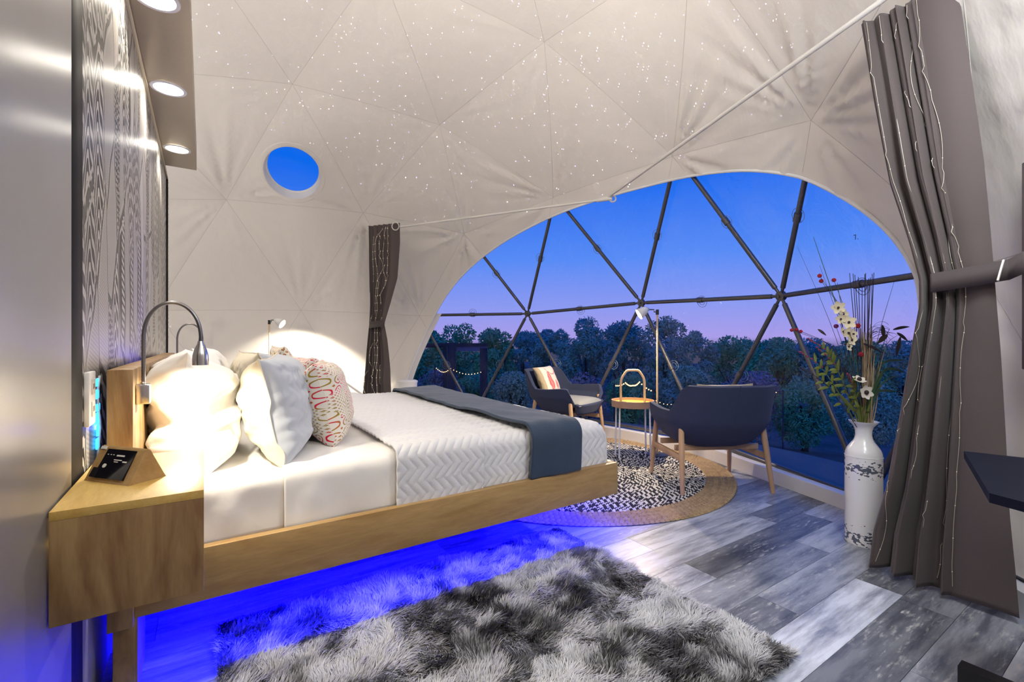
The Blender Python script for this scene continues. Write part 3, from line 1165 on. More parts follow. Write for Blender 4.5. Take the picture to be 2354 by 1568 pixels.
# ------------------------------------------------------------------ bed
bed = thing('platform_bed', 'maple platform bed with tall headboard floating over blue light', 'bed', (0, 0, 0))
RY0, RY1, RX1 = 1.745, 3.945, 1.845
MB().box(-.17, RX1, RY0, RY0 + .035, .234, .40, .002).build('side_rail', M['maple_x'], bed)
MB().box(-.17, RX1, RY1 - .035, RY1, .234, .40, .002).build('side_rail', M['maple_x'], bed)
MB().box(RX1 - .035, RX1, RY0 + .035, RY1 - .035, .234, .40, .002).build('foot_rail', M['maple_y_lit'], bed)
MB().box(-.17, RX1 - .035, RY0 + .035, RY1 - .035, .345, .37).build('platform', M['maple_x'], bed)
MB().box(-.229, -.17, 1.72, 3.99, .22, .968, .003).build('headboard', M['maple_z_shaded'], bed)
MB().box(-.219, -.168, 1.745, 1.96, 0, .24, .002).box(-.168, -.163, 1.747, 1.958, 0, .235).build('leg', [M['maple_z_shaded']], bed)
MB().box(-.219, -.168, 3.73, 3.945, 0, .24, .002).build('leg', M['maple_z_shaded'], bed)
MB().box(.25, 1.40, 2.35, 3.35, 0, .345).build('plinth', M['maple_x'], bed)

MX0, MX1, MY0, MY1, MZ = -.155, 1.775, 1.815, 3.845, .585
def soft_top(x, y):
    return .006 * vnoise(x * 3 + 7, y * 3, 4) + .003 * vnoise(x * 9, y * 9, 5)
mt = tag(MB().box(MX0, MX1, MY0, MY1, .372, MZ, .045).build('mattress', M['cotton']), 'deep white mattress resting on the maple platform bed', 'mattress')

# cloths laid over the mattress: cross-section across the bed (b) and along it (a)
def cloth(name, m, x_of, nb, na, near_z, far_z, off, r=.05, wr=.004, seed=1, chev=False, thick=.006, foot=None, wave=0):
    y0, y1 = MY0 - off, MY1 + off
    zt = MZ + off
    L1 = zt - r - near_z
    L2 = y1 - y0 - 2 * r
    L3 = zt - r - far_z
    arc = r * PI / 2
    tot = L1 + arc + L2 + arc + L3
    bs = np.linspace(0, tot, nb)
    yy, zz, ny, nz = [], [], [], []
    for b in bs:
        if b < L1:
            yy.append(y0); zz.append(near_z + b); ny.append(-1); nz.append(0)
        elif b < L1 + arc:
            t = (b - L1) / r
            yy.append(y0 + r - r * math.cos(t)); zz.append(zt - r + r * math.sin(t)); ny.append(-math.cos(t)); nz.append(math.sin(t))
        elif b < L1 + arc + L2:
            yy.append(y0 + r + b - L1 - arc); zz.append(zt); ny.append(0); nz.append(1)
        elif b < L1 + 2 * arc + L2:
            t = (b - L1 - arc - L2) / r
            yy.append(y1 - r + r * math.sin(t)); zz.append(zt - r + r * math.cos(t)); ny.append(math.sin(t)); nz.append(math.cos(t))
        else:
            yy.append(y1); zz.append(zt - r - (b - L1 - 2 * arc - L2)); ny.append(1); nz.append(0)
    yy, zz, ny, nz = map(np.array, (yy, zz, ny, nz))
    aa = np.linspace(0, 1, na)
    X = np.zeros((nb, na)); Y = np.zeros_like(X); Z = np.zeros_like(X); NX = np.zeros_like(X)
    for i in range(nb):
        x0, x1 = x_of(bs[i] / tot)
        X[i] = x0 + (x1 - x0) * aa
    Y[:] = yy[:, None]
    Z[:] = zz[:, None]
    NY = np.repeat(ny[:, None], na, 1)
    NZ = np.repeat(nz[:, None], na, 1)
    s_x = X.copy()
    if foot is not None:
        xr = MX1 + off
        rr = .05
        over = X - (xr - rr)
        t = np.clip(over / rr, 0, PI / 2)
        drop = np.where(over > 0, rr * (1 - np.cos(t)), 0) + np.clip(over - rr * PI / 2, 0, None)
        X = np.where(over > 0, xr - rr + rr * np.sin(t), X)
        Z = np.maximum(Z - drop, near_z)
        NX = np.where(over > 0, np.sin(t), 0)
        NZ = NZ * np.where(over > 0, np.cos(t), 1)
    B = np.repeat(bs[:, None], na, 1)
    h = wr * vnoise(s_x * 6 + seed, B * 6, seed) + wr * .6 * vnoise(s_x * 15, B * 11, seed + 1)
    if wave:
        h += wave * vnoise(s_x * 4 + B * 2.5, B * 1.1 + 3, seed + 5)
    if chev:
        sp_ = .040
        per = .105
        tri = np.abs(((B / per) % 1) - .5) * 2
        q = ((s_x + tri * .045) / sp_) % 1
        h += .0055 * (np.abs(np.sin(q * PI)) ** .6) - .003
    P = np.stack([X + NX * h, Y + NY * h, Z + NZ * h], -1)
    o = fast_mesh(name, P.reshape(-1, 3), grid_faces(nb, na), m)
    if thick:
        md = o.modifiers.new('thickness', 'SOLIDIFY')
        md.thickness = thick
        md.offset = -1
    return o
fs = cloth('fitted_sheet', M['cotton'], lambda b: (MX0, .30), 150, 60, .385, .42, .008, wr=.007, seed=3, thick=.004)
tag(fs, 'cream lit fitted sheet wrinkled at the head of the bed', 'sheet')
fl_s = cloth('flat_sheet', M['cotton'], lambda b: (.235, .72), 160, 70, .385, .42, .016, wr=.006, seed=9, thick=.004, wave=.008)
tag(fl_s, 'white flat sheet hanging in folds between pillows and quilt', 'sheet')
ql = cloth('quilt', M['quilt'], lambda b: (.99, 1.99), 480, 250, .378, .42, .024, wr=.003, seed=12, chev=True, thick=.006, foot=True)
tag(ql, 'white chevron quilt tucked in at the foot of the bed', 'quilt')
qf = cloth('quilt_fold', M['quilt'], lambda b: (.635, 1.03), 420, 110, .375, .42, .036, wr=.004, seed=14, chev=True, thick=.010)
qf.parent = ql
th = cloth('throw_blanket', M['throw'], lambda b: (1.27 + .09 * b, 1.575 + .17 * b), 220, 60, .403, .42, .052, r=.06, wr=.005, seed=21, thick=.016, wave=.012)
tag(th, 'slate blue throw blanket laid across the foot of the bed', 'throw')

# ------------------------------------------------------------------ pillows
def pillow(name, w, h, t, mats, seed=0, wr=.008, flange=0, nu=40, nv=34, chev=False, power=3.2, face=None, pinch=.06, piping=False, crush=0):
    """local frame: x = thickness (front +x), y = width, z = height, base of the pillow at z=0"""
    u = np.linspace(-1, 1, nu)
    v = np.linspace(-1, 1, nv)
    U, V = np.meshgrid(u, v, indexing='ij')
    prof = np.clip((1 - np.abs(U) ** power) * (1 - np.abs(V) ** power), 0, 1) ** .42
    yy = U * w / 2 * (1 - pinch * (1 - V ** 2) * np.abs(U) ** 3)
    zz = V * h / 2 * (1 - pinch * (1 - U ** 2) * np.abs(V) ** 3)
    n1 = vnoise(U * 3 + seed, V * 3, seed) * wr + vnoise(U * 7, V * 8 + seed, seed + 1) * wr * .5
    n2 = vnoise(U * 3, V * 3 + seed, seed + 2) * wr + vnoise(U * 7 + seed, V * 8, seed + 3) * wr * .5
    fall = np.clip(prof * 2, 0, 1)
    if crush:
        # sharp creases where the open end of the case is folded in
        g = np.clip(-U * 1.4 - .1, 0, 1)
        for q_, nn in ((1, n1), (2, n2)):
            nn += g * crush * (1 - 2.6 * np.abs(vnoise(U * 2.6 + q_, V * 2.4 + 3 * q_, 60 + q_)))
    front = t / 2 * prof + n1 * fall
    back = -t / 2 * prof + n2 * fall
    if chev:
        tri = np.abs((((V * h / 2) / .09) % 1) - .5) * 2
        q = ((U * w / 2 + tri * .05) / .045) % 1
        front = front + .007 * np.abs(np.sin(q * PI)) ** .7 * fall
    edge_w = vnoise(U * 4 + seed, V * 4, seed + 7) * .012 * (1 - fall)
    front = front + edge_w
    back = back + edge_w
    if flange:
        k = 1 + flange * (np.maximum(np.abs(U), np.abs(V)) ** 12)
        yy, zz = yy * k, zz * k
    zz = zz - zz.min()
    A = np.stack([front + .0006, yy, zz], -1).reshape(-1, 3)
    Bk = np.stack([back - .0006, yy, zz], -1).reshape(-1, 3)
    n = nu * nv
    f1 = grid_faces(nu, nv)
    f2 = grid_faces(nu, nv, True) + n
    fac = [tuple(q) for q in f1] + [tuple(q) for q in f2]
    bor = [i * nv for i in range(nu)] + [(nu - 1) * nv + j for j in range(1, nv)] + [i * nv + nv - 1 for i in range(nu - 2, -1, -1)] + [j for j in range(nv - 2, 0, -1)]
    for a, b in zip(bor, bor[1:] + bor[:1]):
        fac.append((a, a + n, b + n, b))
    nf = len(f1)
    mi = [0] * nf + [1 if len(mats) > 1 else 0] * nf + [0] * len(bor)
    if face is not None:
        cu = ((U[:-1, :-1] + U[1:, 1:]) / 2).ravel()
        cv = ((V[:-1, :-1] + V[1:, 1:]) / 2).ravel()
        for i, m_ in enumerate(face(cu, cv)):
            if m_:
                mi[i] = int(m_)
    me = bpy.data.meshes.new(name)
    me.from_pydata(np.concatenate([A, Bk]).tolist(), [], [tuple(int(x) for x in q) for q in fac])
    for m_ in mats:
        me.materials.append(m_)
    me.polygons.foreach_set('material_index', mi)
    uv = me.uv_layers.new(name='UVMap')
    co = np.concatenate([np.stack([U * w, V * h], -1).reshape(-1, 2), np.stack([U * w + 3, V * h], -1).reshape(-1, 2)])
    li = np.zeros(len(me.loops), int)
    me.loops.foreach_get('vertex_index', li)
    uv.data.foreach_set('uv', co[li].ravel())
    me.update()
    bm = bmesh.new()
    bm.from_mesh(me)
    bmesh.ops.recalc_face_normals(bm, faces=bm.faces[:])
    bm.to_mesh(me)
    bm.free()
    me.shade_smooth()
    o = link(name, me)
    if piping:
        MB().tube([Vector((A[i] + Bk[i]) / 2) for i in bor], .004, 6, closed=True).build('piping', mats[1], o)
    return o

def place(o, x, y, z, lean=0, turn=0, roll=0):
    o.rotation_euler = (Matrix.Rotation(turn, 3, 'Z') @ Matrix.Rotation(-lean, 3, 'Y') @ Matrix.Rotation(roll, 3, 'X')).to_euler()
    o.location = (x, y, z)
    return o
PZ = MZ + .012
p = place(pillow('pillow', .74, .41, .27, [M['cotton']], 1, .022, .05, crush=.030, nu=70, nv=50), -.005, 2.27, PZ - .012, math.radians(8), math.radians(2))
tag(p, 'plump white pillow nearest the bedside box, leaning on the headboard', 'pillow', 'white sleeping pillows on the bed')
p = place(pillow('pillow', .74, .415, .25, [M['cotton']], 5, .016, .05), .04, 3.14, PZ - .012, math.radians(10), math.radians(-3))
tag(p, 'glaring white pillow under the lit wall, behind the quilted sham', 'pillow', 'white sleeping pillows on the bed')
p = place(pillow('pillow_sham', .80, .38, .25, [M['pale_blue'], M['cream']], 9, .012, .07, nu=90, nv=60, chev=True, piping=True), .325, 2.26, PZ - .010, math.radians(13), math.radians(-11))
tag(p, 'quilted pillow sham, pale grey front and cream back, nearest the camera', 'pillow')
p = place(pillow('pillow_sham', .74, .385, .22, [M['pale_blue'], M['cream']], 15, .010, .07, nu=60, nv=40, chev=True, piping=True), .315, 3.12, PZ - .010, math.radians(13), math.radians(3))
tag(p, 'second pale sham mostly hidden behind the quilted one', 'pillow')
p = place(pillow('throw_pillow', .44, .345, .20, [M['print_mix']], 19, .008, .05, nu=50, nv=40), .515, 2.25, PZ + .006, math.radians(13), math.radians(-14))
tag(p, 'plump throw pillow printed with mustard and red medallions', 'pillow')
p = place(pillow('throw_pillow', .44, .36, .17, [M['print_mix']], 27, .008, .05, nu=40, nv=40), .54, 2.76, PZ + .006, math.radians(16), math.radians(6))
tag(p, 'red streaked throw pillow peeping out behind the medallion one', 'pillow')
p = place(pillow('throw_pillow', .46, .39, .12, [M['print_gold']], 31, .006, .03, nu=40, nv=40), .44, 3.08, PZ + .03, math.radians(10), math.radians(0))
tag(p, 'golden floral throw pillow showing above the quilted sham', 'pillow')

# ------------------------------------------------------------------ bedside box and wooden tablet stand
t = thing('nightstand', 'floating maple bedside box fixed to the headwall', 'nightstand', (0, 0, 0))
NX0, NX1, NY0, NY1, NZ0, NZ1 = HX + .013, .0, 1.225, 1.70, .50, .722
MB().box(NX0, NX1, NY0, NY1, NZ1 - .018, NZ1, .001).build('top', M['maple_y_lit'], t)
MB().box(NX0, NX1 - .0, NY0, NY0 + .018, NZ0, NZ1 - .018, .001).build('front_panel', M['maple_z_shaded'], t)
MB().box(NX1 - .018, NX1, NY0 + .018, NY1, NZ0, NZ1 - .018, .001).build('side_panel', M['maple_y_lit'], t)
MB().box(NX0, NX1 - .018, NY0 + .018, NY1, NZ0, NZ0 + .018, .001).build('bottom', M['maple_y_lit'], t)
a = Vector((-.235, 1.462, NZ1))
b = Vector((-.142, 1.348, NZ1))
ax = (b - a).normalized()
dp = Vector((-ax.y, ax.x, 0))                         # away from the camera
if dp.dot(Vector((FW[0], FW[1], 0))) < 0:
    dp = -dp
ln, dep, hh = (b - a).length, .085, .075
t = thing('tablet_stand', 'wooden tent shaped stand with a small dark touch panel on the bedside box', 'tablet stand', tuple(a))
prof = [(0, 0), (.004, .006), (dep / 2 - .006, hh - .004), (dep / 2, hh), (dep / 2 + .006, hh - .004), (dep - .004, .006), (dep, 0)]
mb = MB()
k = len(prof)
vs = [ax * 0 + dp * x + Vector((0, 0, z)) for x, z in prof] + [ax * ln + dp * x + Vector((0, 0, z)) for x, z in prof]
mb.add(vs, [tuple(range(k)), tuple(reversed(range(k, 2 * k)))] + [(i, i + k, (i + 1) % k + k, (i + 1) % k) for i in range(k)])
mb.build('body', M['maple_x'], t, ang=30)
slope = (dp * (dep / 2) + Vector((0, 0, hh))).normalized()
nrm = ax.cross(slope)
if nrm.dot(dp) > 0:
    nrm = -nrm
def slab(m_b, u0, u1, v0, v1, n0, n1):
    o = dp * .003
    P = [o + ax * u + slope * v + nrm * n for n in (n0, n1) for u, v in ((u0, v0), (u1, v0), (u1, v1), (u0, v1))]
    m_b.add(P, [(3, 2, 1, 0), (4, 5, 6, 7), (0, 1, 5, 4), (1, 2, 6, 5), (2, 3, 7, 6), (3, 0, 4, 7)])
    return m_b
sc = slab(MB(), .028, .124, .008, .076, .0, .007).build('touch_panel', M['screen'], t, flat=True)
bt = MB()
cc = dp * .003 + ax * .046 + slope * .036 + nrm * .0070
bt.tube([cc, cc + nrm * .0012], .005, 14)
bt.build('button', M['white_plastic'], sc)
mk = MB()
slab(mk, .068, .094, .060, .0635, .007, .0074)
slab(mk, .066, .092, .0505, .0525, .007, .0074)
slab(mk, .069, .082, .046, .048, .007, .0074)
slab(mk, .096, .110, .047, .050, .007, .0074)
for u in (.036, .046, .055):
    slab(mk, u, u + .004, .062, .0635, .007, .0074)
mk.build('display_marks', M['white_plastic'], sc, flat=True)
slab(MB(), .020, .034, .008, .030, .006, .011).build('clip', M['black_plastic'], t, flat=True)
slab(MB(), .002, .02, .074, .081, .004, .0072).build('sticker', M['white_plastic'], t, flat=True)

# gooseneck lamps on the headboard
def gooseneck(y, lab, k):
    t = thing('reading_lamp', lab, 'lamp', (-.17, y, .89), 0, 'gooseneck reading lamps on the headboard')
    MB().box(0, .034, -.024, .024, -.03, .03, .003).build('switch_box', M['chrome'], t)
    MB().box(.006, .03, .024, .028, -.014, -.006).build('switch', M['black_plastic'], t)
    pts = []
    for a_ in np.linspace(0, 1, 6):
        pts.append((.017, 0, .03 + a_ * .135))
    for a_ in np.linspace(PI, .06, 22)[1:]:
        pts.append((.017 + .0725 + .0725 * math.cos(a_), 0, .165 + .115 * math.sin(a_) ** .9))
    pts += [(.161, 0, .160), (.161, 0, .14)]
    P = catmull(np.array(pts), 6)
    rad = [.0052 + (.0006 if i % 2 else 0) for i in range(len(P))]
    MB().tube(P, rad, 8).build('hose', M['dark_steel'], t)
    MB().lathe([(.006, .018), (.008, .014)], 14, (.017, 0, .018)).build('collar', M['chrome'], t)
    hd = MB().lathe([(.0075, .155), (.009, .146), (.017, .128), (.0215, .110), (.0225, .094), (.0225, .078), (.0195, .078), (.019, .090)], 24, (.161, 0, .005)).build('shade', M['chrome'], t)
    MB().lathe([(.0001, .088), (.019, .088)], 20, (.161, 0, .005), caps=False).build('bulb', M['lamp_hot'], t)
    light('SPOT', 'reading_lamp_beam', (-.17 + .161, y, .89 + .085), k, (1, .90, .72), .02, target=(-.17 + .19, y + .02, .2), spot=174, blend=.6)
gooseneck(1.79, 'steel gooseneck reading lamp on the near end of the headboard', 19)
gooseneck(3.93, 'steel gooseneck reading lamp on the far end of the headboard', 24)

# ------------------------------------------------------------------ standing lamps
def standing_lamp(base_xy, top, aim, lab, power, beam=None, spot_b=.35, armlen=.14, col=WARM, spot=150, headw=.11):
    t = thing('standing_lamp', lab, 'lamp', (base_xy[0], base_xy[1], 0))
    MB().lathe([(.10, 0), (.10, .012), (.095, .018), (.012, .022)], 32).build('base', M['black_metal'], t)
    MB().tube([(0, 0, .02), (0, 0, top)], .0085, 12).build('pole', M['gold_tube'], t)
    ax_ = Vector((aim[0], aim[1], 0)).normalized()
    j = MB().tube([(0, 0, top - .035), (0, 0, top + .012)], .014, 12)
    j.build('joint', M['black_metal'], t)
    mbx = MB().tube([(0, 0, top - .01), ax_ * armlen * .4 + Vector((0, 0, top - .01)), ax_ * armlen * .4 + Vector((0, 0, top + .012)), ax_ * armlen + Vector((0, 0, top + .012))], .005, 8)
    mbx.build('arm', M['black_metal'], t)
    h0 = ax_ * armlen + Vector((0, 0, top + .014))
    h1 = h0 + ax_ * headw * .35 + Vector((0, 0, -.006))
    h2 = h0 + ax_ * headw + Vector((0, 0, -.045))
    sh = MB().tube([h0, h0 + ax_ * .02, h1, h2], [.012, .022, .034, .052], 24, caps=False)
    so = sh.build('shade', M['white_plastic'], t)
    md = so.modifiers.new('thickness', 'SOLIDIFY')
    md.thickness = .002
    d_ = (h2 - h1).normalized()
    bl = MB()
    c0 = h2 - d_ * .012
    u_ = d_.orthogonal().normalized()
    v_ = d_.cross(u_)
    bl.add([c0 + (u_ * math.cos(q) + v_ * math.sin(q)) * .046 for q in np.linspace(0, 2 * PI, 25)[:-1]], [tuple(range(24))])
    bl.build('bulb', M['lamp_hot'], t, flat=True)
    wpos = Vector((base_xy[0], base_xy[1], 0)) + h2 + d_ * .006
    light('SPOT', 'standing_lamp_beam', wpos, power * 1.0, col, .03, target=wpos + (Vector((ax_.x * .35, ax_.y * .35, -1)) if beam is None else Vector((beam[0], beam[1], -1))), spot=spot, blend=spot_b)
    return t
lamp_l = Vector((.832, -.555, 0))           # camera right, in plan
lp = at(1511, 784, 4.22)
standing_lamp((lp.x, lp.y), 1.325, (-lamp_l.x, -lamp_l.y), 'slim standing lamp behind the round side table at the window', 95, armlen=.075, col=WARM, spot=165, headw=.095)
lp = at(619, 784, 5.25)
standing_lamp((lp.x, lp.y), 1.275, (lamp_l.x, lamp_l.y), 'slim standing lamp shining on the fabric wall behind the pillows', 170, (lamp_l.x * -.22 + FW[0] * .5, lamp_l.y * -.22 + FW[1] * .5), .30, armlen=.055, col=(1, .90, .72), spot=120, headw=.095)

# ------------------------------------------------------------------ curtains
def interp(tab, z):
    zs = [r[0] for r in tab]
    return [float(np.interp(z, zs, [r[k] for r in tab])) for k in range(1, len(tab[0]))]
def curtain(name, lab, tab, zt, zb, pleats, amp, flat_from, Zref, nz=90, nu=220, hem_wave=0):
    """tab rows (z, left lateral, left depth, right lateral, right depth), in metres right of and ahead of the viewpoint"""
    tab = sorted(tab)
    def P(u, z):
        ll, lz, rl, rz_ = interp(tab, z)
        bx = ll + (rl - ll) * u
        bz = lz + (rz_ - lz) * u
        w = math.hypot(rl - ll, rz_ - lz)
        nx, nz_ = (rz_ - lz) / w, -(rl - ll) / w
        if nz_ > 0:
            nx, nz_ = -nx, -nz_
        k = min(1, max(0, (flat_from - u) / .06))
        ph = 2 * PI * pleats * u / max(flat_from, 1e-3)
        squeeze = .7 + .3 * math.sin(z * 1.3 + 1)
        off = amp * k * (math.sin(ph) + .25 * math.sin(2.3 * ph + z * 2)) * (.65 + w * .6) * squeeze
        off += (1 - k) * .012 * math.sin((u - flat_from) / (1.001 - flat_from) * PI) + .004 * math.sin(z * 7 + u * 5)
        sx = amp * .35 * k * math.sin(2 * ph) * .5
        lat = bx + nx * off + sx * (rl - ll) / w
        dep = bz + nz_ * off
        return Vector((FW[0] * dep + FW[1] * lat, FW[1] * dep - FW[0] * lat, z))
    t = thing(name, lab, 'curtain')
    pts = np.zeros((nu, nz, 3))
    for i, u in enumerate(np.linspace(0, 1, nu)):
        zb_ = zb + hem_wave * (.5 + .5 * math.sin(u * 9))
        for j, q in enumerate(np.linspace(0, 1, nz)):
            pts[i, j] = P(u, zb_ + (zt - zb_) * q)
    o = fast_mesh('curtain_panel', pts.reshape(-1, 3), grid_faces(nu, nz), M['curtain'], t)
    md = o.modifiers.new('thickness', 'SOLIDIFY')
    md.thickness = .004
    return t, P
def lat_at(px, Z):
    return (px - 1177) / FPX * Z
def zz_at(py, Z):
    return CAMH + (784 - py) / FPX * Z
RT = []
for (py, xl, Zl, xr, Zr) in [(-40, 1972, 1.98, 2194, 1.74), (0, 1978, 1.98, 2200, 1.74), (200, 2010, 1.98, 2232, 1.74), (400, 2045, 1.97, 2262, 1.73), (550, 2090, 1.92, 2278, 1.73),
                             (640, 2113, 1.88, 2286, 1.72), (700, 2114, 1.88, 2291, 1.72), (800, 2096, 1.92, 2300, 1.72), (1000, 2063, 1.98, 2313, 1.72),
                             (1150, 2040, 2.04, 2322, 1.71), (1270, 2012, 2.10, 2334, 1.71), (1400, 1996, 2.13, 2345, 1.70)]:
    zr = zz_at(py, 1.85)
    RT.append((zr, lat_at(xl, Zl), Zl, lat_at(xr, Zr), Zr))
cr_t, PR = curtain('curtain', 'long taupe curtain with fairy lights tied back right of the window', RT, 2.41, .018, 3.4, .046, .60, 1.85, nz=110, nu=260, hem_wave=.012)
CZ = 5.45
LT = []
for (py, xl, xr) in [(515, 847, 919), (560, 849, 920), (640, 851, 913), (700, 853, 897), (745, 853, 884), (780, 849, 890), (850, 841, 897), (912, 835, 900), (990, 832, 902)]:
    LT.append((zz_at(py, CZ), lat_at(xl, CZ + .1), CZ + .1, lat_at(xr, CZ - .05), CZ - .05))
cl_t, PLc = curtain('curtain', 'taupe curtain tied back behind the far corner of the bed', LT, zz_at(515, CZ), .02, 4.5, .040, .72, CZ, nz=80, nu=160)

def strings(P, us, zt, zb, r, amp, parent, nbead, off=.012):
    w = MB()
    bd = MB()
    for k, u0 in enumerate(us):
        pts = []
        zs = np.linspace(zb, zt, 120)
        for z in zs:
            u = min(max(u0 + amp * math.sin(z * (8.5 + 1.7 * (k % 3)) + k * 1.9) * (.6 + .4 * math.sin(z * 2.3 + k)), .005), .995)
            a_ = P(u, z)
            tang = P(min(u + .004, 1), z) - P(max(u - .004, 0), z)
            n_ = Vector((tang.y, -tang.x, 0)).normalized()
            if n_.dot(Vector((-FW[0], -FW[1], 0))) < 0:
                n_ = -n_
            pts.append(a_ + n_ * off * .45)
        w.tube(pts, r, 5)
        for i in range(3, 120, max(1, 120 // nbead)):
            bd.ball(pts[i], r * 2.0, 6, 4)
    w.build('fairy_wire', M['fairy_wire'], parent)
    b_ = bd.build('fairy_beads', M['bead'], parent)
    b_['kind'] = 'stuff'
t = thing('fairy_lights', 'strings of tiny fairy lights trailing down the long right curtain', 'string lights')
strings(PR, [.05, .20, .36, .48, .60], 2.40, .06, .0010, .05, t, 17)
t = thing('fairy_lights', 'strings of tiny fairy lights on the curtain behind the bed', 'string lights')
strings(PLc, [.1, .24, .38, .52, .62], 2.40, .3, .0028, .05, t, 22, .02)

# tie-backs
def tie(P, z0, dz, slope, width, name, lab, tail=None, bulge=.03, u0=.0, u1=1.0):
    t = thing(name, lab, 'tie-back')
    n = 40
    G = np.zeros((n, 4, 3))
    pts = []
    for i, u in enumerate(np.linspace(u0, u1, n)):
        z = z0 + slope * u
        a_ = P(0.5, z)
        A, B = P(0, z), P(1, z)
        q = A.lerp(B, u)
        fr_ = Vector((-FW[0], -FW[1], 0))
        pts.append((q + fr_ * (bulge + .02 * math.sin(u * PI)), z))
    if tail is not None:
        pts.append((Vector(tail), tail[2]))
    G = np.zeros((len(pts), 2, 3))
    for i, (q, z) in enumerate(pts):
        G[i, 0] = (q.x, q.y, z - width / 2)
        G[i, 1] = (q.x, q.y, z + width / 2)
    o = MB().grid(G).build('strap', M['strap'], t)
    md = o.modifiers.new('thickness', 'SOLIDIFY')
    md.thickness = .006
    return t, pts
tl = at(2352, 603, 1.60)
tt, pts = tie(PR, zz_at(655, 1.88), .07, zz_at(632, 1.72) - zz_at(655, 1.88) + .012, .075, 'tie_back', 'dark fabric tie-back holding the right curtain to the wall', tail=tuple(tl), bulge=.05)
q = pts[int(len(pts) * .82)][0]
MB().box(-.006, .006, -.003, .003, -.037, .042, .001, mtx=Matrix.Translation(q + Vector((-FW[0], -FW[1], 0)) * .008) @ Matrix.Rotation(.28, 4, Vector((FW[0], FW[1], 0)))).build('buckle', M['rod'], tt)
tie(PLc, zz_at(747, CZ), .07, .015, .075, 'tie_back', 'dark fabric tie-back round the curtain behind the bed', bulge=.05)

# curtain rods
R0, RJ, R1 = at(912, 523, CZ - .02), at(1400, 457, 4.45), at(1996, 24, 1.93)
t = thing('curtain_rod', 'white curtain rod running from the far curtain to the arch', 'curtain rod')
MB().tube([R0 - (RJ - R0).normalized() * .35, RJ], .012, 12).build('rod', M['rod'], t)
cq = at(1385, 463, 4.47)
MB().tube([RJ + (R0 - RJ).normalized() * .12, RJ - (R0 - RJ).normalized() * .03], .019, 12).build('end_sleeve', M['rod'], t)
MB().tube([RJ + Vector((lamp_l.x * (.035 + .03 * math.cos(q)), lamp_l.y * (.035 + .03 * math.cos(q)), .03 * math.sin(q))) for q in np.linspace(0, 2 * PI, 21)[:-1]], .008, 8, closed=True).build('ring', M['rod'], t)
MB().tube([R0 + Vector((lamp_l.x * .04 * math.cos(q), lamp_l.y * .04 * math.cos(q), .045 * math.sin(q))) - Vector((FW[0], FW[1], 0)) * .06 for q in np.linspace(0, 2 * PI, 25)[:-1]], .006, 8, closed=True).build('grommet', M['rod'], t)
t = thing('curtain_rod', 'white curtain rod running from the arch up to the right curtain', 'curtain rod')
MB().tube([RJ + Vector((0, 0, .022)), R1, R1 + (R1 - RJ).normalized() * .25], .012, 12).build('rod', M['rod'], t)

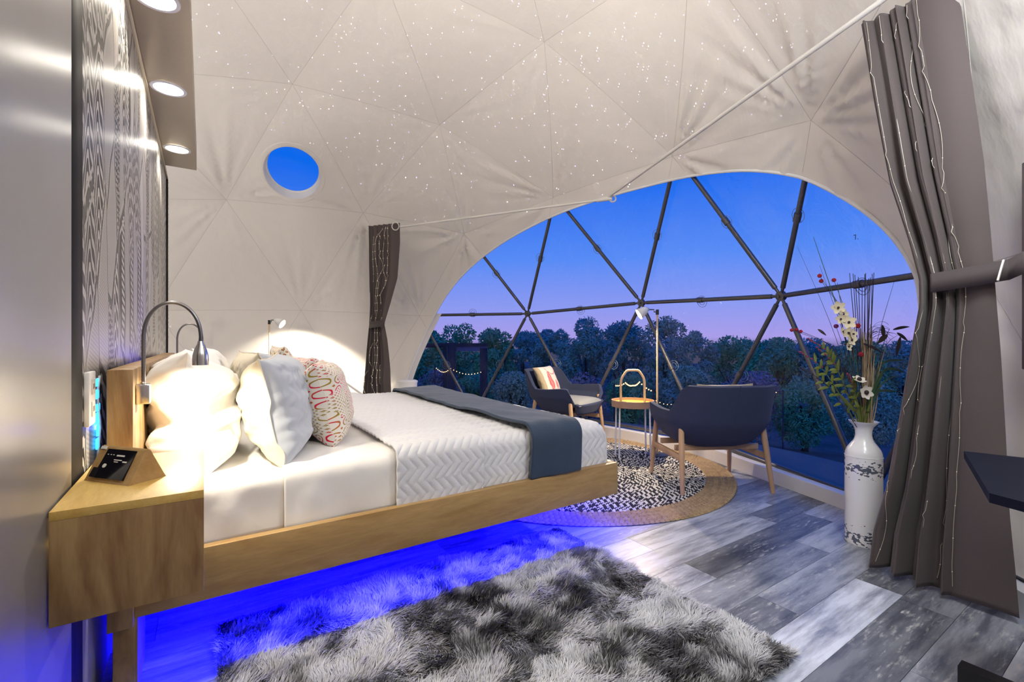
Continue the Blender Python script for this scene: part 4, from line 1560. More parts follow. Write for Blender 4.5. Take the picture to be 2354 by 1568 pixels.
# ------------------------------------------------------------------ armchairs
def ss(a, b, x):
    t = min(max((x - a) / (b - a), 0), 1)
    return t * t * (3 - 2 * t)
def make_chair(name, lab, loc, rz, group):
    """local frame: +y is where the sitter looks"""
    t = thing(name, lab, 'armchair', loc, rz, group)
    nth, nt = 61, 22
    TH = np.linspace(-math.radians(132), math.radians(132), nth)
    P = np.zeros((nth, nt, 3))
    for i, th in enumerate(TH):
        a_ = abs(math.degrees(th))
        top = .755 - .190 * ss(44, 62, a_) + .018 * ss(75, 122, a_) - .17 * ss(121, 133, a_) ** 1.5
        for j, q in enumerate(np.linspace(0, 1, nt)):
            zb = .335
            z = zb + (top - zb) * q
            h = (z - zb) / .42
            sx, sy = .335, .30
            s_, c__ = math.sin(th), -math.cos(th)
            e = 3.5
            rr = 1 / ((abs(s_) ** e + abs(c__) ** e) ** (1 / e))
            k = .56 + .44 * min(1, (h * 2.6)) ** .5 if h < .385 else 1.0
            flare = 1 + .10 * max(0, h - .25)
            x = s_ * rr * sx * k * flare
            y = c__ * rr * sy * k
            y -= .115 * max(0, h - .12) * ss(75, 25, a_)      # the back leans
            P[i, j] = (x, y + .02, z)
    o = fast_mesh('shell', P.reshape(-1, 3), grid_faces(nth, nt), [M['felt_out'], M['felt_in']], t)
    md = o.modifiers.new('thickness', 'SOLIDIFY')
    md.thickness = .034
    md.offset = 1
    md.material_offset = 0
    md.use_rim = True
    sb = o.modifiers.new('round', 'BEVEL')
    sb.width = .012
    sb.segments = 3
    sb.limit_method = 'ANGLE'
    sb.angle_limit = math.radians(50)
    MB().tube([P[nth // 2, j] + np.array([0, -.036, 0]) for j in range(2, nt)], .003, 6).build('back_seam', M['felt_out'], t)
    # underside pan and seat cushion
    pan = MB()
    ring = [P[i, 0] for i in range(nth)]
    ring = [(x * 1.02, y, z) for x, y, z in ring]
    pan.add(ring + [(x * .96, y * .96, z - .012) for x, y, z in ring], [tuple(range(nth)), tuple(reversed(range(nth, 2 * nth)))] + [(i, i + 1, i + 1 + nth, i + nth) for i in range(nth - 1)] + [(nth - 1, 0, nth, 2 * nth - 1)])
    pan.build('seat_pan', M['felt_out'], t)
    lip = MB()
    G = np.zeros((25, 9, 3))
    for i, u in enumerate(np.linspace(-1, 1, 25)):
        for j, q in enumerate(np.linspace(0, 1, 9)):
            z = .325 + q * .095
            G[i, j] = (u * (.205 + .070 * q ** .5), .225 + .035 * q + .035 * (1 - u * u), z + .012 * u * u)
    lo = lip.grid(G).build('front_lip', M['felt_out'], t)
    m2 = lo.modifiers.new('thickness', 'SOLIDIFY')
    m2.thickness = .03
    m2.offset = -1
    n_u, n_v = 26, 26
    U, V = np.meshgrid(np.linspace(-1, 1, n_u), np.linspace(-1, 1, n_v), indexing='ij')
    sq = (np.clip((1 - np.abs(U) ** 5) * (1 - np.abs(V) ** 5), 0, 1)) ** .4
    x = U * .27 * (1 - .08 * V ** 2)
    y = V * .26 + .04
    tp = np.stack([x, y, .405 + .052 * sq + .012 * (1 - U ** 2)], -1)
    btm = np.stack([x, y, .405 - .02 * sq], -1)
    cm = MB().grid(tp).grid(btm[:, ::-1])
    cm.build('seat_cushion', M['felt_in'], t)
    for sx in (-1, 1):
        for sy in (-1, 1):
            top = (sx * .298, sy * .195 + (.0 if sy < 0 else .02), .475 if sy > 0 else .455)
            ft = (sx * .325, sy * .27, 0)
            pts = [Vector(ft).lerp(Vector(top), q) for q in (0, .02, .35, .75, .985, 1)]
            MB().tube(pts, [.0125, .0145, .0175, .020, .019, .012], 14).build('leg', M['oak'], t)
        A = Vector((sx * .313, -.243, .235))
        B = Vector((sx * .313, .245, .235))
        u = MB().box(-.011, .011, -.245, .245, -.022, .022, .004, mtx=Matrix.Translation((sx * .311, 0, .245)))
        u.build('stretcher', M['oak'], t)
    MB().box(-.31, .31, -.012, .012, .262, .302, .004, mtx=Matrix.Translation((0, .12, .012))).build('stretcher', M['oak'], t)
    MB().box(-.31, .31, -.012, .012, .262, .302, .004, mtx=Matrix.Translation((0, -.12, .012))).build('stretcher', M['oak'], t)
    return t
make_chair('armchair', 'charcoal felt armchair on oak legs with its back to the camera', (3.104, 2.041, 0), math.radians(61.7 - 90), 'felt armchairs by the window')
make_chair('armchair', 'charcoal felt armchair beyond the bed holding a leaf cushion', (3.197, 3.746, 0), math.radians(-71.7 - 90), 'felt armchairs by the window')

def leaf_face(cu, cv):
    out = np.zeros(len(cu))
    def leaf(cx, cy, w, h, ang):
        x = (cu - cx) * math.cos(ang) + (cv - cy) * math.sin(ang)
        y = -(cu - cx) * math.sin(ang) + (cv - cy) * math.cos(ang)
        yy = np.clip((y + h) / (2 * h), 0, 1)
        wd = w * np.sin(yy ** .75 * PI) ** .8
        inside = (np.abs(y) < h) & (np.abs(x) < wd)
        vein = (np.abs(x) < .018) | ((((y * 8 - np.abs(x) * 9) % 1) < .24) & (np.abs(x) > .03))
        out[inside & ~vein] = 2
    leaf(-.18, -.02, .27, .66, .05)
    leaf(.42, -.34, .14, .34, -.12)
    out[(np.abs(np.hypot(cu - .3, cv - .9) - .55) < .02) & (cv > .1)] = 2
    out[cu < -.78] = 1
    return out
c2 = Vector((3.197, 3.746, 0))
fd = Vector((math.cos(math.radians(-71.7)), math.sin(math.radians(-71.7)), 0))
cu_ = pillow('cushion', .42, .34, .11, [M['leafcushion'], M['tan_cushion'], M['red']], 40, .004, .02, nu=90, nv=90, face=leaf_face)
cp = c2 - fd * .165
place(cu_, cp.x, cp.y, .455, math.radians(24), math.radians(-62.0))
tag(cu_, 'cream cushion printed with a red leaf on the far armchair', 'cushion')
fd1 = Vector((math.cos(math.radians(61.7)), math.sin(math.radians(61.7)), 0))
cu2 = pillow('cushion', .40, .30, .12, [M['leafcushion'], M['tan_cushion']], 44, .004, .02)
cp = Vector((3.104, 2.041, 0)) - fd1 * .155
place(cu2, cp.x, cp.y, .462, math.radians(16), math.radians(61.7))
cu2.scale = (1, 1, .99)
tag(cu2, 'pale cushion just showing over the back of the near armchair', 'cushion')

# ------------------------------------------------------------------ round side table with carrying handle
t = thing('side_table', 'round tray side table with hoop handle between the two armchairs', 'side table', (3.215, 2.86, 0))
TR = .186
MB().lathe([(TR - .008, .462), (TR, .462), (TR + .002, .520), (TR - .005, .520), (TR - .006, .474)], 48, caps=False).build('tray_rim', M['tray_rim'], t)
MB().lathe([(.0001, .462), (TR - .006, .462), (TR - .006, .496), (.0001, .496)], 48, caps=False).build('tray', M['tray_yellow'], t)
aa = math.atan2(lamp_l.y, lamp_l.x)
ux, uy = math.cos(aa), math.sin(aa)
hd = []
for x, z in [(-.125, .474), (-.125, .60), (-.124, .675), (-.110, .722), (-.070, .775), (-.045, .786), (0, .788), (.045, .786), (.070, .775), (.110, .722), (.124, .675), (.125, .60), (.125, .474)]:
    hd.append((x * .86 * ux, x * .86 * uy, z))
hd = catmull(np.array(hd), 5)
MB().tube(hd, .0105, 12).build('handle', M['gold_tube'], t)
for k in range(4):
    q = aa + math.radians((28, 152, 208, -28)[k])
    MB().tube([(math.cos(q) * .150, math.sin(q) * .150, .464), (math.cos(q) * .158, math.sin(q) * .158, 0)], .0075, 10).build('leg', M['white_plastic'], t)
co = MB().lathe([(.0001, .0), (.05, 0), (.052, .004), (.0001, .006)], 24)
tag(co.build('coaster', M['black_plastic'], None, (3.215 - ux * .11, 2.86 - uy * .11 - .01, .4965)), 'small dark coaster at the foot of the tray handle', 'coaster')

# ------------------------------------------------------------------ braided round rug
RC = (2.55, 2.93)
rug = thing('round_rug', 'round braided rug with black and white centre and jute border', 'rug', (RC[0], RC[1], 0))
MB().lathe([(1.245, .001), (1.245, .004)], 90).build('rug_base', M['rug_back'], rug)
def braid(r0, r1, dr, ln, name, mats, pick, wob=.0):
    vs, fs, mi = [], [], []
    # one stitch: a low lozenge of 8 verts
    base = np.array([(-.5, 0, 0), (-.28, -.5, 0), (.28, -.5, 0), (.5, 0, 0), (.28, .5, 0), (-.28, .5, 0), (-.22, 0, 1), (.22, 0, 1)])
    F = [(0, 1, 6), (1, 2, 7, 6), (2, 3, 7), (3, 4, 7), (4, 5, 6, 7), (5, 0, 6)]
    r = r0
    row = 0
    rg = random.Random(4)
    while r < r1:
        n = max(6, int(2 * PI * r / ln))
        for k in range(n):
            th_ = 2 * PI * (k + .5 * (row % 2)) / n
            tw = .55 if row % 2 else -.55
            s_l, s_w, s_h = 2 * PI * r / n * 1.16, dr * 1.08, .010 * rg.uniform(.8, 1.15)
            b_ = base * (s_l, s_w, s_h)
            ct, st = math.cos(tw), math.sin(tw)
            x = b_[:, 0] * ct - b_[:, 1] * st
            y = b_[:, 0] * st + b_[:, 1] * ct
            rr = r + y + wob * math.sin(th_ * 7) * (r > 1.15)
            ang = th_ + x / r
            v = np.stack([rr * np.cos(ang), rr * np.sin(ang), .004 + b_[:, 2]], -1)
            o_ = len(vs)
            vs.extend(v.tolist())
            fs.extend([tuple(i + o_ for i in f) for f in F])
            mi.extend([pick(rg, row, k)] * len(F))
        r += dr
        row += 1
    o = fast_mesh(name, vs, fs, mats, rug, mi=mi)
    o['kind'] = 'stuff'
    return o
braid(.02, 1.035, 0.0155, .0225, 'inner_braid', [M['braid_black'], M['braid_white']], lambda g, r, k: (1 if k % 2 else 0) if g.random() < .80 else (1 if g.random() < .35 else 0))
braid(1.046, 1.255, .0235, .034, 'jute_border', [M['jute']], lambda g, r, k: 0, .006)

# ------------------------------------------------------------------ shaggy rug
def shag():
    x0, x1, y0, y1 = .035, 1.64, .75, 2.0
    t = thing('shaggy_rug', 'grey and black shaggy rug on the planks beside the bed', 'rug', (0, 0, 0))
    MB().box(x0 + .015, x1 - .015, y0 + .015, y1 - .015, .001, .012).build('rug_base', M['rug_back'], t)
    n = 105000
    r = np.random.default_rng(2)
    x = r.uniform(x0, x1, n)
    y = r.uniform(y0, y1, n)
    # tufted direction field
    ang = vnoise(x * 8, y * 8, 31) * 2.6 + vnoise(x * 24, y * 24, 32) * 1.6 + r.normal(0, .40, n) - .6
    lay = .80 + .35 * vnoise(x * 9 + 4, y * 9, 33) + r.normal(0, .12, n)
    ex = np.minimum(np.minimum(x - x0, x1 - x), np.minimum(y - y0, y1 - y))
    ln = r.uniform(.022, .046, n) * (1 + .25 * vnoise(x * 11, y * 11, 34))
    h = ln * np.clip(np.cos(np.clip(lay, .1, 1.3)), .2, 1) * np.clip(.55 + ex / .08, .55, 1)
    d = ln * np.sin(np.clip(lay, .1, 1.3))
    dx, dy = np.cos(ang) * d, np.sin(ang) * d
    wd = r.uniform(.0009, .0020, n)
    px, py = -np.sin(ang) * wd, np.cos(ang) * wd
    z0 = .008
    b1 = np.stack([x + px, y + py, np.full(n, z0)], -1)
    b2 = np.stack([x - px, y - py, np.full(n, z0)], -1)
    m1 = np.stack([x + dx * .38 + px * .9, y + dy * .38 + py * .9, z0 + h * .62], -1)
    m2 = np.stack([x + dx * .38 - px * .9, y + dy * .38 - py * .9, z0 + h * .62], -1)
    tp = np.stack([x + dx, y + dy, z0 + h], -1)
    vs = np.stack([b1, b2, m1, m2, tp], 1).reshape(-1, 3)
    k = np.arange(n)[:, None] * 5
    q = np.concatenate([k + 0, k + 1, k + 3, k + 2], 1)
    tr = np.concatenate([k + 2, k + 3, k + 4], 1)
    me = bpy.data.meshes.new('pile')
    nv = len(vs)
    me.vertices.add(nv)
    me.vertices.foreach_set('co', vs.astype(np.float32).ravel())
    loops = np.concatenate([q.ravel(), tr.ravel()])
    me.loops.add(len(loops))
    me.loops.foreach_set('vertex_index', loops.astype(np.int32))
    me.polygons.add(2 * n)
    st = np.concatenate([np.arange(n) * 4, 4 * n + np.arange(n) * 3])
    me.polygons.foreach_set('loop_start', st.astype(np.int32))
    me.materials.append(M['pile'])
    me.update(calc_edges=True)
    me.validate()
    # dyed pale grey with charcoal patches, plus a faint painted blue of ambient light
    c = vnoise(x * 6.5 + 2, y * 6.5, 41) * .72 + vnoise(x * 17, y * 17, 42) * .60 + .10 + r.normal(0, .16, n)
    v = np.interp(c, [-.85, -.6, -.42, -.2, .15, .6], [.02, .06, .20, .48, .66, .78])
    v = v * r.uniform(.75, 1.15, n)
    col = np.stack([v * .98, v * 1.0, v * 1.05, np.ones(n)], -1)
    col = np.repeat(col, 5, 0)
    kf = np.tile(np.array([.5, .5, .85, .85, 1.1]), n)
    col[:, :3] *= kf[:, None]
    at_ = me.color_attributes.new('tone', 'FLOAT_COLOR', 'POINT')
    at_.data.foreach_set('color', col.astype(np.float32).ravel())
    o = link('pile', me, t)
    o['kind'] = 'stuff'
shag()

# ------------------------------------------------------------------ vase and dried flowers
VX, VY = 2.856, .985
vz = VX * FW[0] + VY * FW[1]
t = thing('floor_vase', 'tall white metal vase with speckled bands beside the right curtain', 'vase', (VX, VY, 0))
MB().lathe([(.0001, .004), (.074, .004), (.078, 0), (.080, .004), (.081, .012), (.081, .452), (.079, .470), (.072, .490), (.058, .512), (.045, .530), (.038, .548), (.036, .565), (.037, .585),
            (.043, .605), (.054, .620), (.063, .630), (.065, .634), (.062, .634), (.050, .618), (.040, .600), (.033, .580), (.032, .56), (.032, .40), (.0001, .40)], 48, caps=False).build('vase_body', M['vase_enamel'], t)
MB().tube([(.0815 * math.cos(q), .0815 * math.sin(q), .454) for q in np.linspace(0, 2 * PI, 49)[:-1]], .0012, 5, closed=True).build('seam_ring', M['hem'], t)

M['stem_dark'] = mat('dark dried stem', (.03, .022, .03), .8)
M['reed'] = mat('dark reed', (.025, .02, .035), .7)
M['raffia'] = mat('tan dried raffia', (.42, .32, .20), .85, noise=(30, (.22, .15, .09), .4, .65, (1, 1, .1)))
M['petal_cream'] = mat('cream petal', (.62, .54, .38), .7)
M['petal_white'] = mat('white daisy petal', (.62, .58, .50), .7)
M['berry'] = mat('red pompon', (.42, .008, .03), .8, bump=(200, 1))
M['plum'] = mat('plum pompon', (.22, .02, .16), .8, bump=(200, 1))
M['flower_core'] = mat('dark flower core', (.03, .015, .02), .8)
M['leaf_olive'] = mat('olive leaf', (.11, .135, .022), .6)
M['leaf_green'] = mat('deep green leaf', (.035, .085, .04), .5)
M['leaf_black'] = mat('dark purple leaf', (.012, .008, .012), .5)
M['spike_pink'] = mat('wine red spike', (.20, .02, .07), .75)
VM = Vector((VX, VY, .60))
FD = Vector((FW[0], FW[1], 0))
CR_ = lamp_l
def fp(px, py, dz=0):
    return at(px, py, vz + dz)
def stalk(pts, r0, r1, n=7):
    P = catmull(np.array([tuple(p) for p in pts]), 6)
    return P, [r0 + (r1 - r0) * i / (len(P) - 1) for i in range(len(P))]
def leafblade(mb, A, B, w, bend=.0, up=Vector((0, 0, 1)), n=10, mi=0):
    A, B = Vector(A), Vector(B)
    d = (B - A)
    s_ = d.cross(-FD * 1.0 + up * .2)
    if s_.length < 1e-6:
        s_ = d.orthogonal()
    s_.normalize()
    nn = s_.cross(d).normalized()
    vs = []
    for i in range(n + 1):
        q = i / n
        wd = w * math.sin(PI * min(1, q * .93 + .07)) ** .8 * (1 - q * .15)
        c0 = A + d * q + up * bend * math.sin(q * PI) * d.length
        vs += [c0 - s_ * wd, c0 + nn * wd * .35, c0 + s_ * wd]
    fs = []
    for i in range(n):
        fs += [(3 * i, 3 * i + 1, 3 * i + 4, 3 * i + 3), (3 * i + 1, 3 * i + 2, 3 * i + 5, 3 * i + 4)]
    mb.add(vs, fs, mi)
def bloom(parent, c, r, petals, pm, core_r, face, name='flower', seed=0):
    rg = random.Random(seed)
    f = Vector(face).normalized()
    u = f.orthogonal().normalized()
    v = f.cross(u)
    mb = MB()
    for k in range(petals):
        q = 2 * PI * k / petals + rg.uniform(-.1, .1)
        d = u * math.cos(q) + v * math.sin(q)
        e = f.cross(d)
        vs, fs = [], []
        for i in range(6):
            s_ = i / 5
            wd = r * .40 * math.sin(PI * (.12 + .80 * s_)) 
            cc_ = Vector(c) + d * (r * (.12 + s_ * .88)) + f * (r * .22 * (s_ ** 2) - .001)
            vs += [cc_ - e * wd, cc_ + f * r * -.05, cc_ + e * wd]
        for i in range(5):
            fs += [(3 * i, 3 * i + 1, 3 * i + 4, 3 * i + 3), (3 * i + 1, 3 * i + 2, 3 * i + 5, 3 * i + 4)]
        mb.add(vs, fs)
    o = mb.build(name, pm, parent)
    MB().ball(Vector(c) + f * r * .1, core_r, 8, 6).build('flower_core', M['flower_core'], o)
    return o
GR = 'dried flowers in the floor vase'
def stem_thing(name, lab, cat='flower'):
    return thing(name, lab, cat, (0, 0, 0), 0, GR)
# reeds: one bundle of straight sticks, each a part
t = stem_thing('reed_bundle', 'bundle of straight dark reeds standing above the vase', 'reeds')
rg = random.Random(12)
for k, (px, py) in enumerate([(1953, 628), (1961, 629), (1965, 632), (1973, 637), (1982, 652), (1988, 630), (1990, 628), (1994, 644), (2001, 638), (2005, 630), (2009, 627), (1997, 640)]):
    b_ = VM + CR_ * rg.uniform(-.012, .022) + FD * rg.uniform(-.015, .015) + Vector((0, 0, -.08))
    MB().tube([b_, b_.lerp(fp(px, py, rg.uniform(-.02, .02)), .5) + CR_ * .004, fp(px, py, rg.uniform(-.03, .03))], [.0022, .0022, .0015], 6).build('reed', M['reed'], t)
t = stem_thing('raffia_sheaf', 'thick tan sheaf of dried raffia in the middle of the vase', 'dried grass')
for k in range(46):
    b_ = VM + CR_ * rg.uniform(-.010, .026) + FD * rg.uniform(-.018, .018) + Vector((0, 0, -.06))
    tip = fp(1996 + rg.gauss(0, 11), rg.uniform(735, 860), rg.uniform(-.04, .04))
    P, R_ = stalk([b_, b_.lerp(tip, .5) + CR_ * rg.uniform(-.01, .02), tip], .0034, .0014)
    o = MB().tube(P, R_, 5)
    if k == 0:
        acc = o
    else:
        acc.add(o.v, o.f)
acc.build('raffia', M['raffia'], t, kind='stuff')
cur = MB()
for k in range(16):
    c0 = fp(1998 + rg.uniform(-4, 6), rg.uniform(760, 790))
    pts = [c0]
    ang = rg.uniform(.2, 1.3)
    for s in range(5):
        pts.append(pts[-1] + CR_ * .026 * math.cos(ang) + Vector((0, 0, .026 * math.sin(ang))) + FD * rg.uniform(-.01, .01))
        ang -= rg.uniform(.15, .6)
    cur.tube(catmull(np.array([tuple(p) for p in pts]), 4), .0008, 4)
cur.build('curly_strands', M['stem_dark'], t, kind='stuff')
# grass blades
t = stem_thing('grass_blade', 'long dark grass blades arching up to the left over the vase', 'dried grass')
for (px, py, w) in ((1870, 545, .0022), (1832, 565, .0010), (1884, 610, .0012), (2056, 645, .0012)):
    tip = fp(px, py, -.03)
    b_ = VM + Vector((0, 0, -.05))
    mid = b_.lerp(tip, .52) + CR_ * (.035 if px < 1990 else -.03)
    P, R_ = stalk([b_, mid, tip], w * 1.8, w * .5)
    MB().tube(P, R_, 5).build('blade', M['leaf_green'] if w > .002 else M['stem_dark'], t)
# pompon sprays
def pompons(lab, balls, via, m_, r=.0105):
    t = stem_thing('pompon_spray', lab)
    b_ = VM + Vector((0, 0, -.05))
    for i, (px, py) in enumerate(balls):
        tip = fp(px, py, rg.uniform(-.04, .02))
        P, R_ = stalk([b_, b_.lerp(Vector(via), .6), Vector(via), tip], .0018, .0010)
        s_ = MB().tube(P, R_, 5).build('stem', M['stem_dark'], t)
        pb = MB().ball(tip, r, 10, 8)
        for q in range(26):
            d = Vector((rg.gauss(0, 1), rg.gauss(0, 1), rg.gauss(0, 1))).normalized()
            pb.ball(tip + d * r * .85, r * .24, 5, 4)
        pb.build('pompon', m_, t)
pompons('crimson pompon spray at the upper left of the vase', [(1884, 634), (1888, 646), (1917, 644)], fp(1950, 740), M['berry'])
pompons('crimson pompon twig reaching far out to the left', [(1820, 759), (1831, 758), (1841, 762)], fp(1915, 800), M['berry'], .0085)
pompons('red pompons among the cream orchids', [(1945, 734), (1972, 749), (1979, 815)], fp(1962, 830, -.04), M['berry'], .0125)
pompons('plum pompon left of the orchid', [(1922, 750)], fp(1945, 820), M['plum'], .011)
# orchid stem
t = stem_thing('orchid_stem', 'stem of cream orchids with dark hearts above the vase')
b_ = VM + Vector((0, 0, -.05))
P, R_ = stalk([b_, fp(1972, 860), fp(1956, 780), fp(1932, 690), fp(1925, 650)], .0028, .0012)
MB().tube(P, R_, 6).build('stem', M['leaf_green'], t)
for k, (px, py, r) in enumerate([(1927, 707, .034), (1939, 722, .026), (1933, 733, .026), (1951, 741, .036), (1938, 762, .024), (1950, 765, .030), (1961, 768, .030), (1958, 782, .028), (1951, 796, .026)]):
    bloom(t, fp(px, py, -.03 - .006 * k), r, 5, M['petal_cream'], r * .18, -FD + CR_ * rg.uniform(-.5, .5) + Vector((0, 0, rg.uniform(-.3, .3))), 'blossom', k)
for k, (px, py, lab) in enumerate([(1991, 902, 'white daisy with dark heart low at the mouth of the vase'), (1975, 873, 'white daisy seen edge on above the lower one')]):
    t = stem_thing('daisy', lab)
    c0 = fp(px, py, -.07)
    MB().tube([b_, b_.lerp(c0, .6), c0], .0016, 6).build('stem', M['leaf_olive'], t)
    bloom(t, c0, .036 if k == 0 else .032, 6, M['petal_white'], .011, (-FD + Vector((0, 0, .1 if k == 0 else 1.6))), 'flower_head', 30 + k)
# left sprays: wine spikes with olive leaves
for k, (tipx, tipy, mx, my, lab) in enumerate([(1840, 808, 1900, 860, 'wine red spike with olive leaves reaching left at mid height'), (1860, 780, 1915, 830, 'wine red spike leaning left under the orchids'),
                                               (1840, 846, 1905, 890, 'dark twig with olive leaves lowest on the left'), (1876, 797, 1925, 850, 'orange tipped spike close to the orchid stem'),
                                               (1950, 860, 1965, 900, 'short crimson spike at the front of the vase')]):
    t = stem_thing('flower_spike', lab)
    tip = fp(tipx, tipy, -.05 - .01 * k)
    mid = fp(mx, my, -.04)
    P, R_ = stalk([b_, mid, tip], .0026, .0012)
    MB().tube(P, R_, 6).build('stem', M['leaf_olive'] if k != 2 else M['stem_dark'], t)
    sp_m = MB()
    n = len(P)
    for i in range(int(n * .60), n):
        for q in range(3):
            d = Vector((rg.gauss(0, 1), rg.gauss(0, 1), rg.gauss(0, 1))).normalized()
            sp_m.ball(Vector(P[i]) + d * .005, .0042, 5, 4)
    sp_m.build('spike', M['spike_pink'] if k != 2 else M['stem_dark'], t, kind='stuff')
    for i in range(9):
        A = Vector(P[int(n * (.30 + .045 * i))])
        dr = (tip - mid).normalized()
        sd = dr.cross(FD).normalized() * (1 if i % 2 else -1)
        lf_ = MB()
        leafblade(lf_, A, A + (dr * .75 + sd * .8 + FD * rg.uniform(-.4, .3)).normalized() * rg.uniform(.035, .060), .0085, .05)
        lf_.build('leaf', M['leaf_olive'], t)
# green strap leaves right
t = stem_thing('strap_leaves', 'long green strap leaves arching out to the right of the vase', 'foliage')
for k, (px, py, mx, my, w) in enumerate([(2086, 828, 2030, 835, .008), (2082, 856, 2035, 850, .009), (2066, 862, 2030, 880, .007), (2062, 900, 2020, 900, .009), (2020, 862, 2005, 900, .010), (1958, 880, 1970, 930, .010), (1930, 905, 1960, 940, .010), (2004, 915, 1996, 945, .010)]):
    P, R_ = stalk([b_, fp(1988 + (mx - 1988) * .5, (my + 960) / 2, -.02), fp(mx, my, -.03), fp(px, py, -.05 + .03 * (k % 3))], .002, .001)
    mbl = MB()
    for i in range(0, len(P) - 1):
        pass
    G = np.zeros((len(P), 3, 3))
    for i in range(len(P)):
        d = Vector(P[min(i + 1, len(P) - 1)]) - Vector(P[max(i - 1, 0)])
        s_ = d.cross(FD + Vector((0, 0, .5))).normalized()
        q = i / (len(P) - 1)
        wd = w * (.35 + .65 * math.sin(PI * min(1, .15 + q * .83)))
        wd *= 1 if q < .9 else (1 - q) * 10 + .02
        G[i, 0] = Vector(P[i]) - s_ * wd
        G[i, 1] = Vector(P[i]) + Vector((0, 0, .002)) - FD * wd * .3
        G[i, 2] = Vector(P[i]) + s_ * wd
    mbl.grid(G).build('leaf', M['leaf_green'] if k < 5 else M['leaf_olive'], t)
# dark leafy twig right
t = stem_thing('dark_twig', 'twig of dark purple leaves standing out on the right by the curtain', 'foliage')
P, R_ = stalk([b_, fp(2010, 880), fp(2028, 800), fp(2045, 755)], .0020, .0010)
MB().tube(P, R_, 6).build('stem', M['stem_dark'], t)
P2, R2 = stalk([fp(2012, 850), fp(2040, 790), fp(2062, 772)], .0014, .0008)
MB().tube(P2, R2, 5).build('stem', M['stem_dark'], t)
for (ax_, ay_, bx_, by_, w) in [(2032, 775, 2028, 746, .013), (2040, 770, 2017, 790, .014), (2053, 758, 2092, 751, .008), (2062, 765, 2088, 785, .010), (2070, 775, 2060, 822, .011), (1985, 790, 2030, 812, .009), (1940, 792, 1978, 785, .008), (1880, 757, 1900, 772, .008)]:
    lf_ = MB()
    leafblade(lf_, fp(ax_, ay_, -.03), fp(bx_, by_, -.04), w, .04)
    lf_.build('leaf', M['leaf_black'], t)

# ------------------------------------------------------------------ black table at the right edge, screen on a stand
t = thing('laptop_table', 'black cantilever table cut by the right edge of the picture', 'table', (0, 0, 0))
ZT = .70
q0 = Vector((2.01, .425, 0))
q1 = Vector((1.46, .262, 0))
e1 = (q1 - q0)
e2 = Vector((e1.y, -e1.x, 0)).normalized()
if e2.dot(CR_) < 0:
    e2 = -e2
c_in = .06
poly = [q0, q0 + e1 * .92, q1 + e2 * c_in, q1 + e2 * .42, q0 + e2 * .42]
mb = MB()
k = len(poly)
mb.add([(p.x, p.y, ZT - .022) for p in poly] + [(p.x, p.y, ZT) for p in poly], [tuple(reversed(range(k))), tuple(range(k, 2 * k))] + [(i, (i + 1) % k, (i + 1) % k + k, i + k) for i in range(k)])
mb.build('table_top', M['navy_top'], t, flat=True)
lx = q0 + e2 * .36 + e1 * .45
MB().box(-.02, .02, -.03, .03, .02, ZT - .022, .002, mtx=Matrix.Translation((lx.x, lx.y, 0))).build('leg', M['black_metal'], t)
f0 = Vector((FW[0] * 1.395, FW[1] * 1.395, 0)) + CR_ * 1.345
f1 = f0 + (CR_ * .046 - FD * .068).normalized() * .55
dd = (f1 - f0).normalized()
ff = MB()
sd = (CR_ * .068 + FD * .046).normalized() * .045
ff.add([(*(f0)[:2], 0), (*(f1)[:2], 0), (*(f1 + sd)[:2], 0), (*(f0 + sd)[:2], 0), (*(f0)[:2], .07), (*(f1)[:2], .07), (*(f1 + sd)[:2], .07), (*(f0 + sd)[:2], .07)],
       [(3, 2, 1, 0), (4, 5, 6, 7), (0, 1, 5, 4), (1, 2, 6, 5), (2, 3, 7, 6), (3, 0, 4, 7)])
ff.build('foot', M['black_metal'], t, flat=True)
cx0 = f0.lerp(f1, .45)
cb = MB()
cb.tube([Vector((cx0.x, cx0.y, .015)) + sd * .5, Vector((lx.x, lx.y, .02))], .016, 8)
cb.build('cross_bar', M['black_metal'], t)

sp0 = at(2362, 784, 1.62)
t = thing('display_screen', 'dark framed screen at the right edge in front of the curtain tie', 'screen', (sp0.x, sp0.y, 0), math.atan2(CR_.y, CR_.x))
MB().box(0, .9, -.02, .02, zz_at(850, 1.62), zz_at(370, 1.62), .004).build('frame', M['strap'], t)
MB().box(.012, .888, -.022, -.0195, zz_at(850, 1.62) + .012, zz_at(370, 1.62) - .012).build('screen', M['screen'], t)
MB().box(.42, .48, -.015, .015, .02, zz_at(850, 1.62) + .05).box(.25, .65, -.15, .15, 0, .02).build('stand', M['black_metal'], t)

# ------------------------------------------------------------------ small things beyond the bed
tb = at(936, 905, 5.35)
zb_ = zz_at(912, 5.35)
t = thing('plastic_tub', 'white plastic tub standing at the window behind the far bed corner', 'tub', (tb.x, tb.y, 0))
MB().lathe([(.0001, .002), (.085, 0), (.088, .006), (.115, zz_at(880, 5.35)), (.119, zz_at(880, 5.35)), (.119, zz_at(878, 5.35)), (.112, zz_at(878, 5.35)), (.085, .02), (.0001, .02)], 32, caps=False).build('body', M['white_plastic'], t)
MB().lathe([(.0001, 0), (.121, 0), (.121, .012), (.10, .022), (.0001, .024)], 32, (0, 0, zz_at(878, 5.35)), caps=False).build('lid', M['white_plastic'], t)
A, B = at(755, 852, 5.45), at(848, 918, 5.25)
t = thing('white_pole', 'thin white tube slanting down the lit fabric wall to the curtain', 'pole')
d = (B - A)
B2 = A + d * ((A.z - .02) / (A.z - B.z))
MB().tube([A, B2], .011, 12).build('tube', M['rod'], t)
MB().tube([A - d.normalized() * .02, A + d.normalized() * .01], .014, 12).build('end_cap', M['white_plastic'], t)

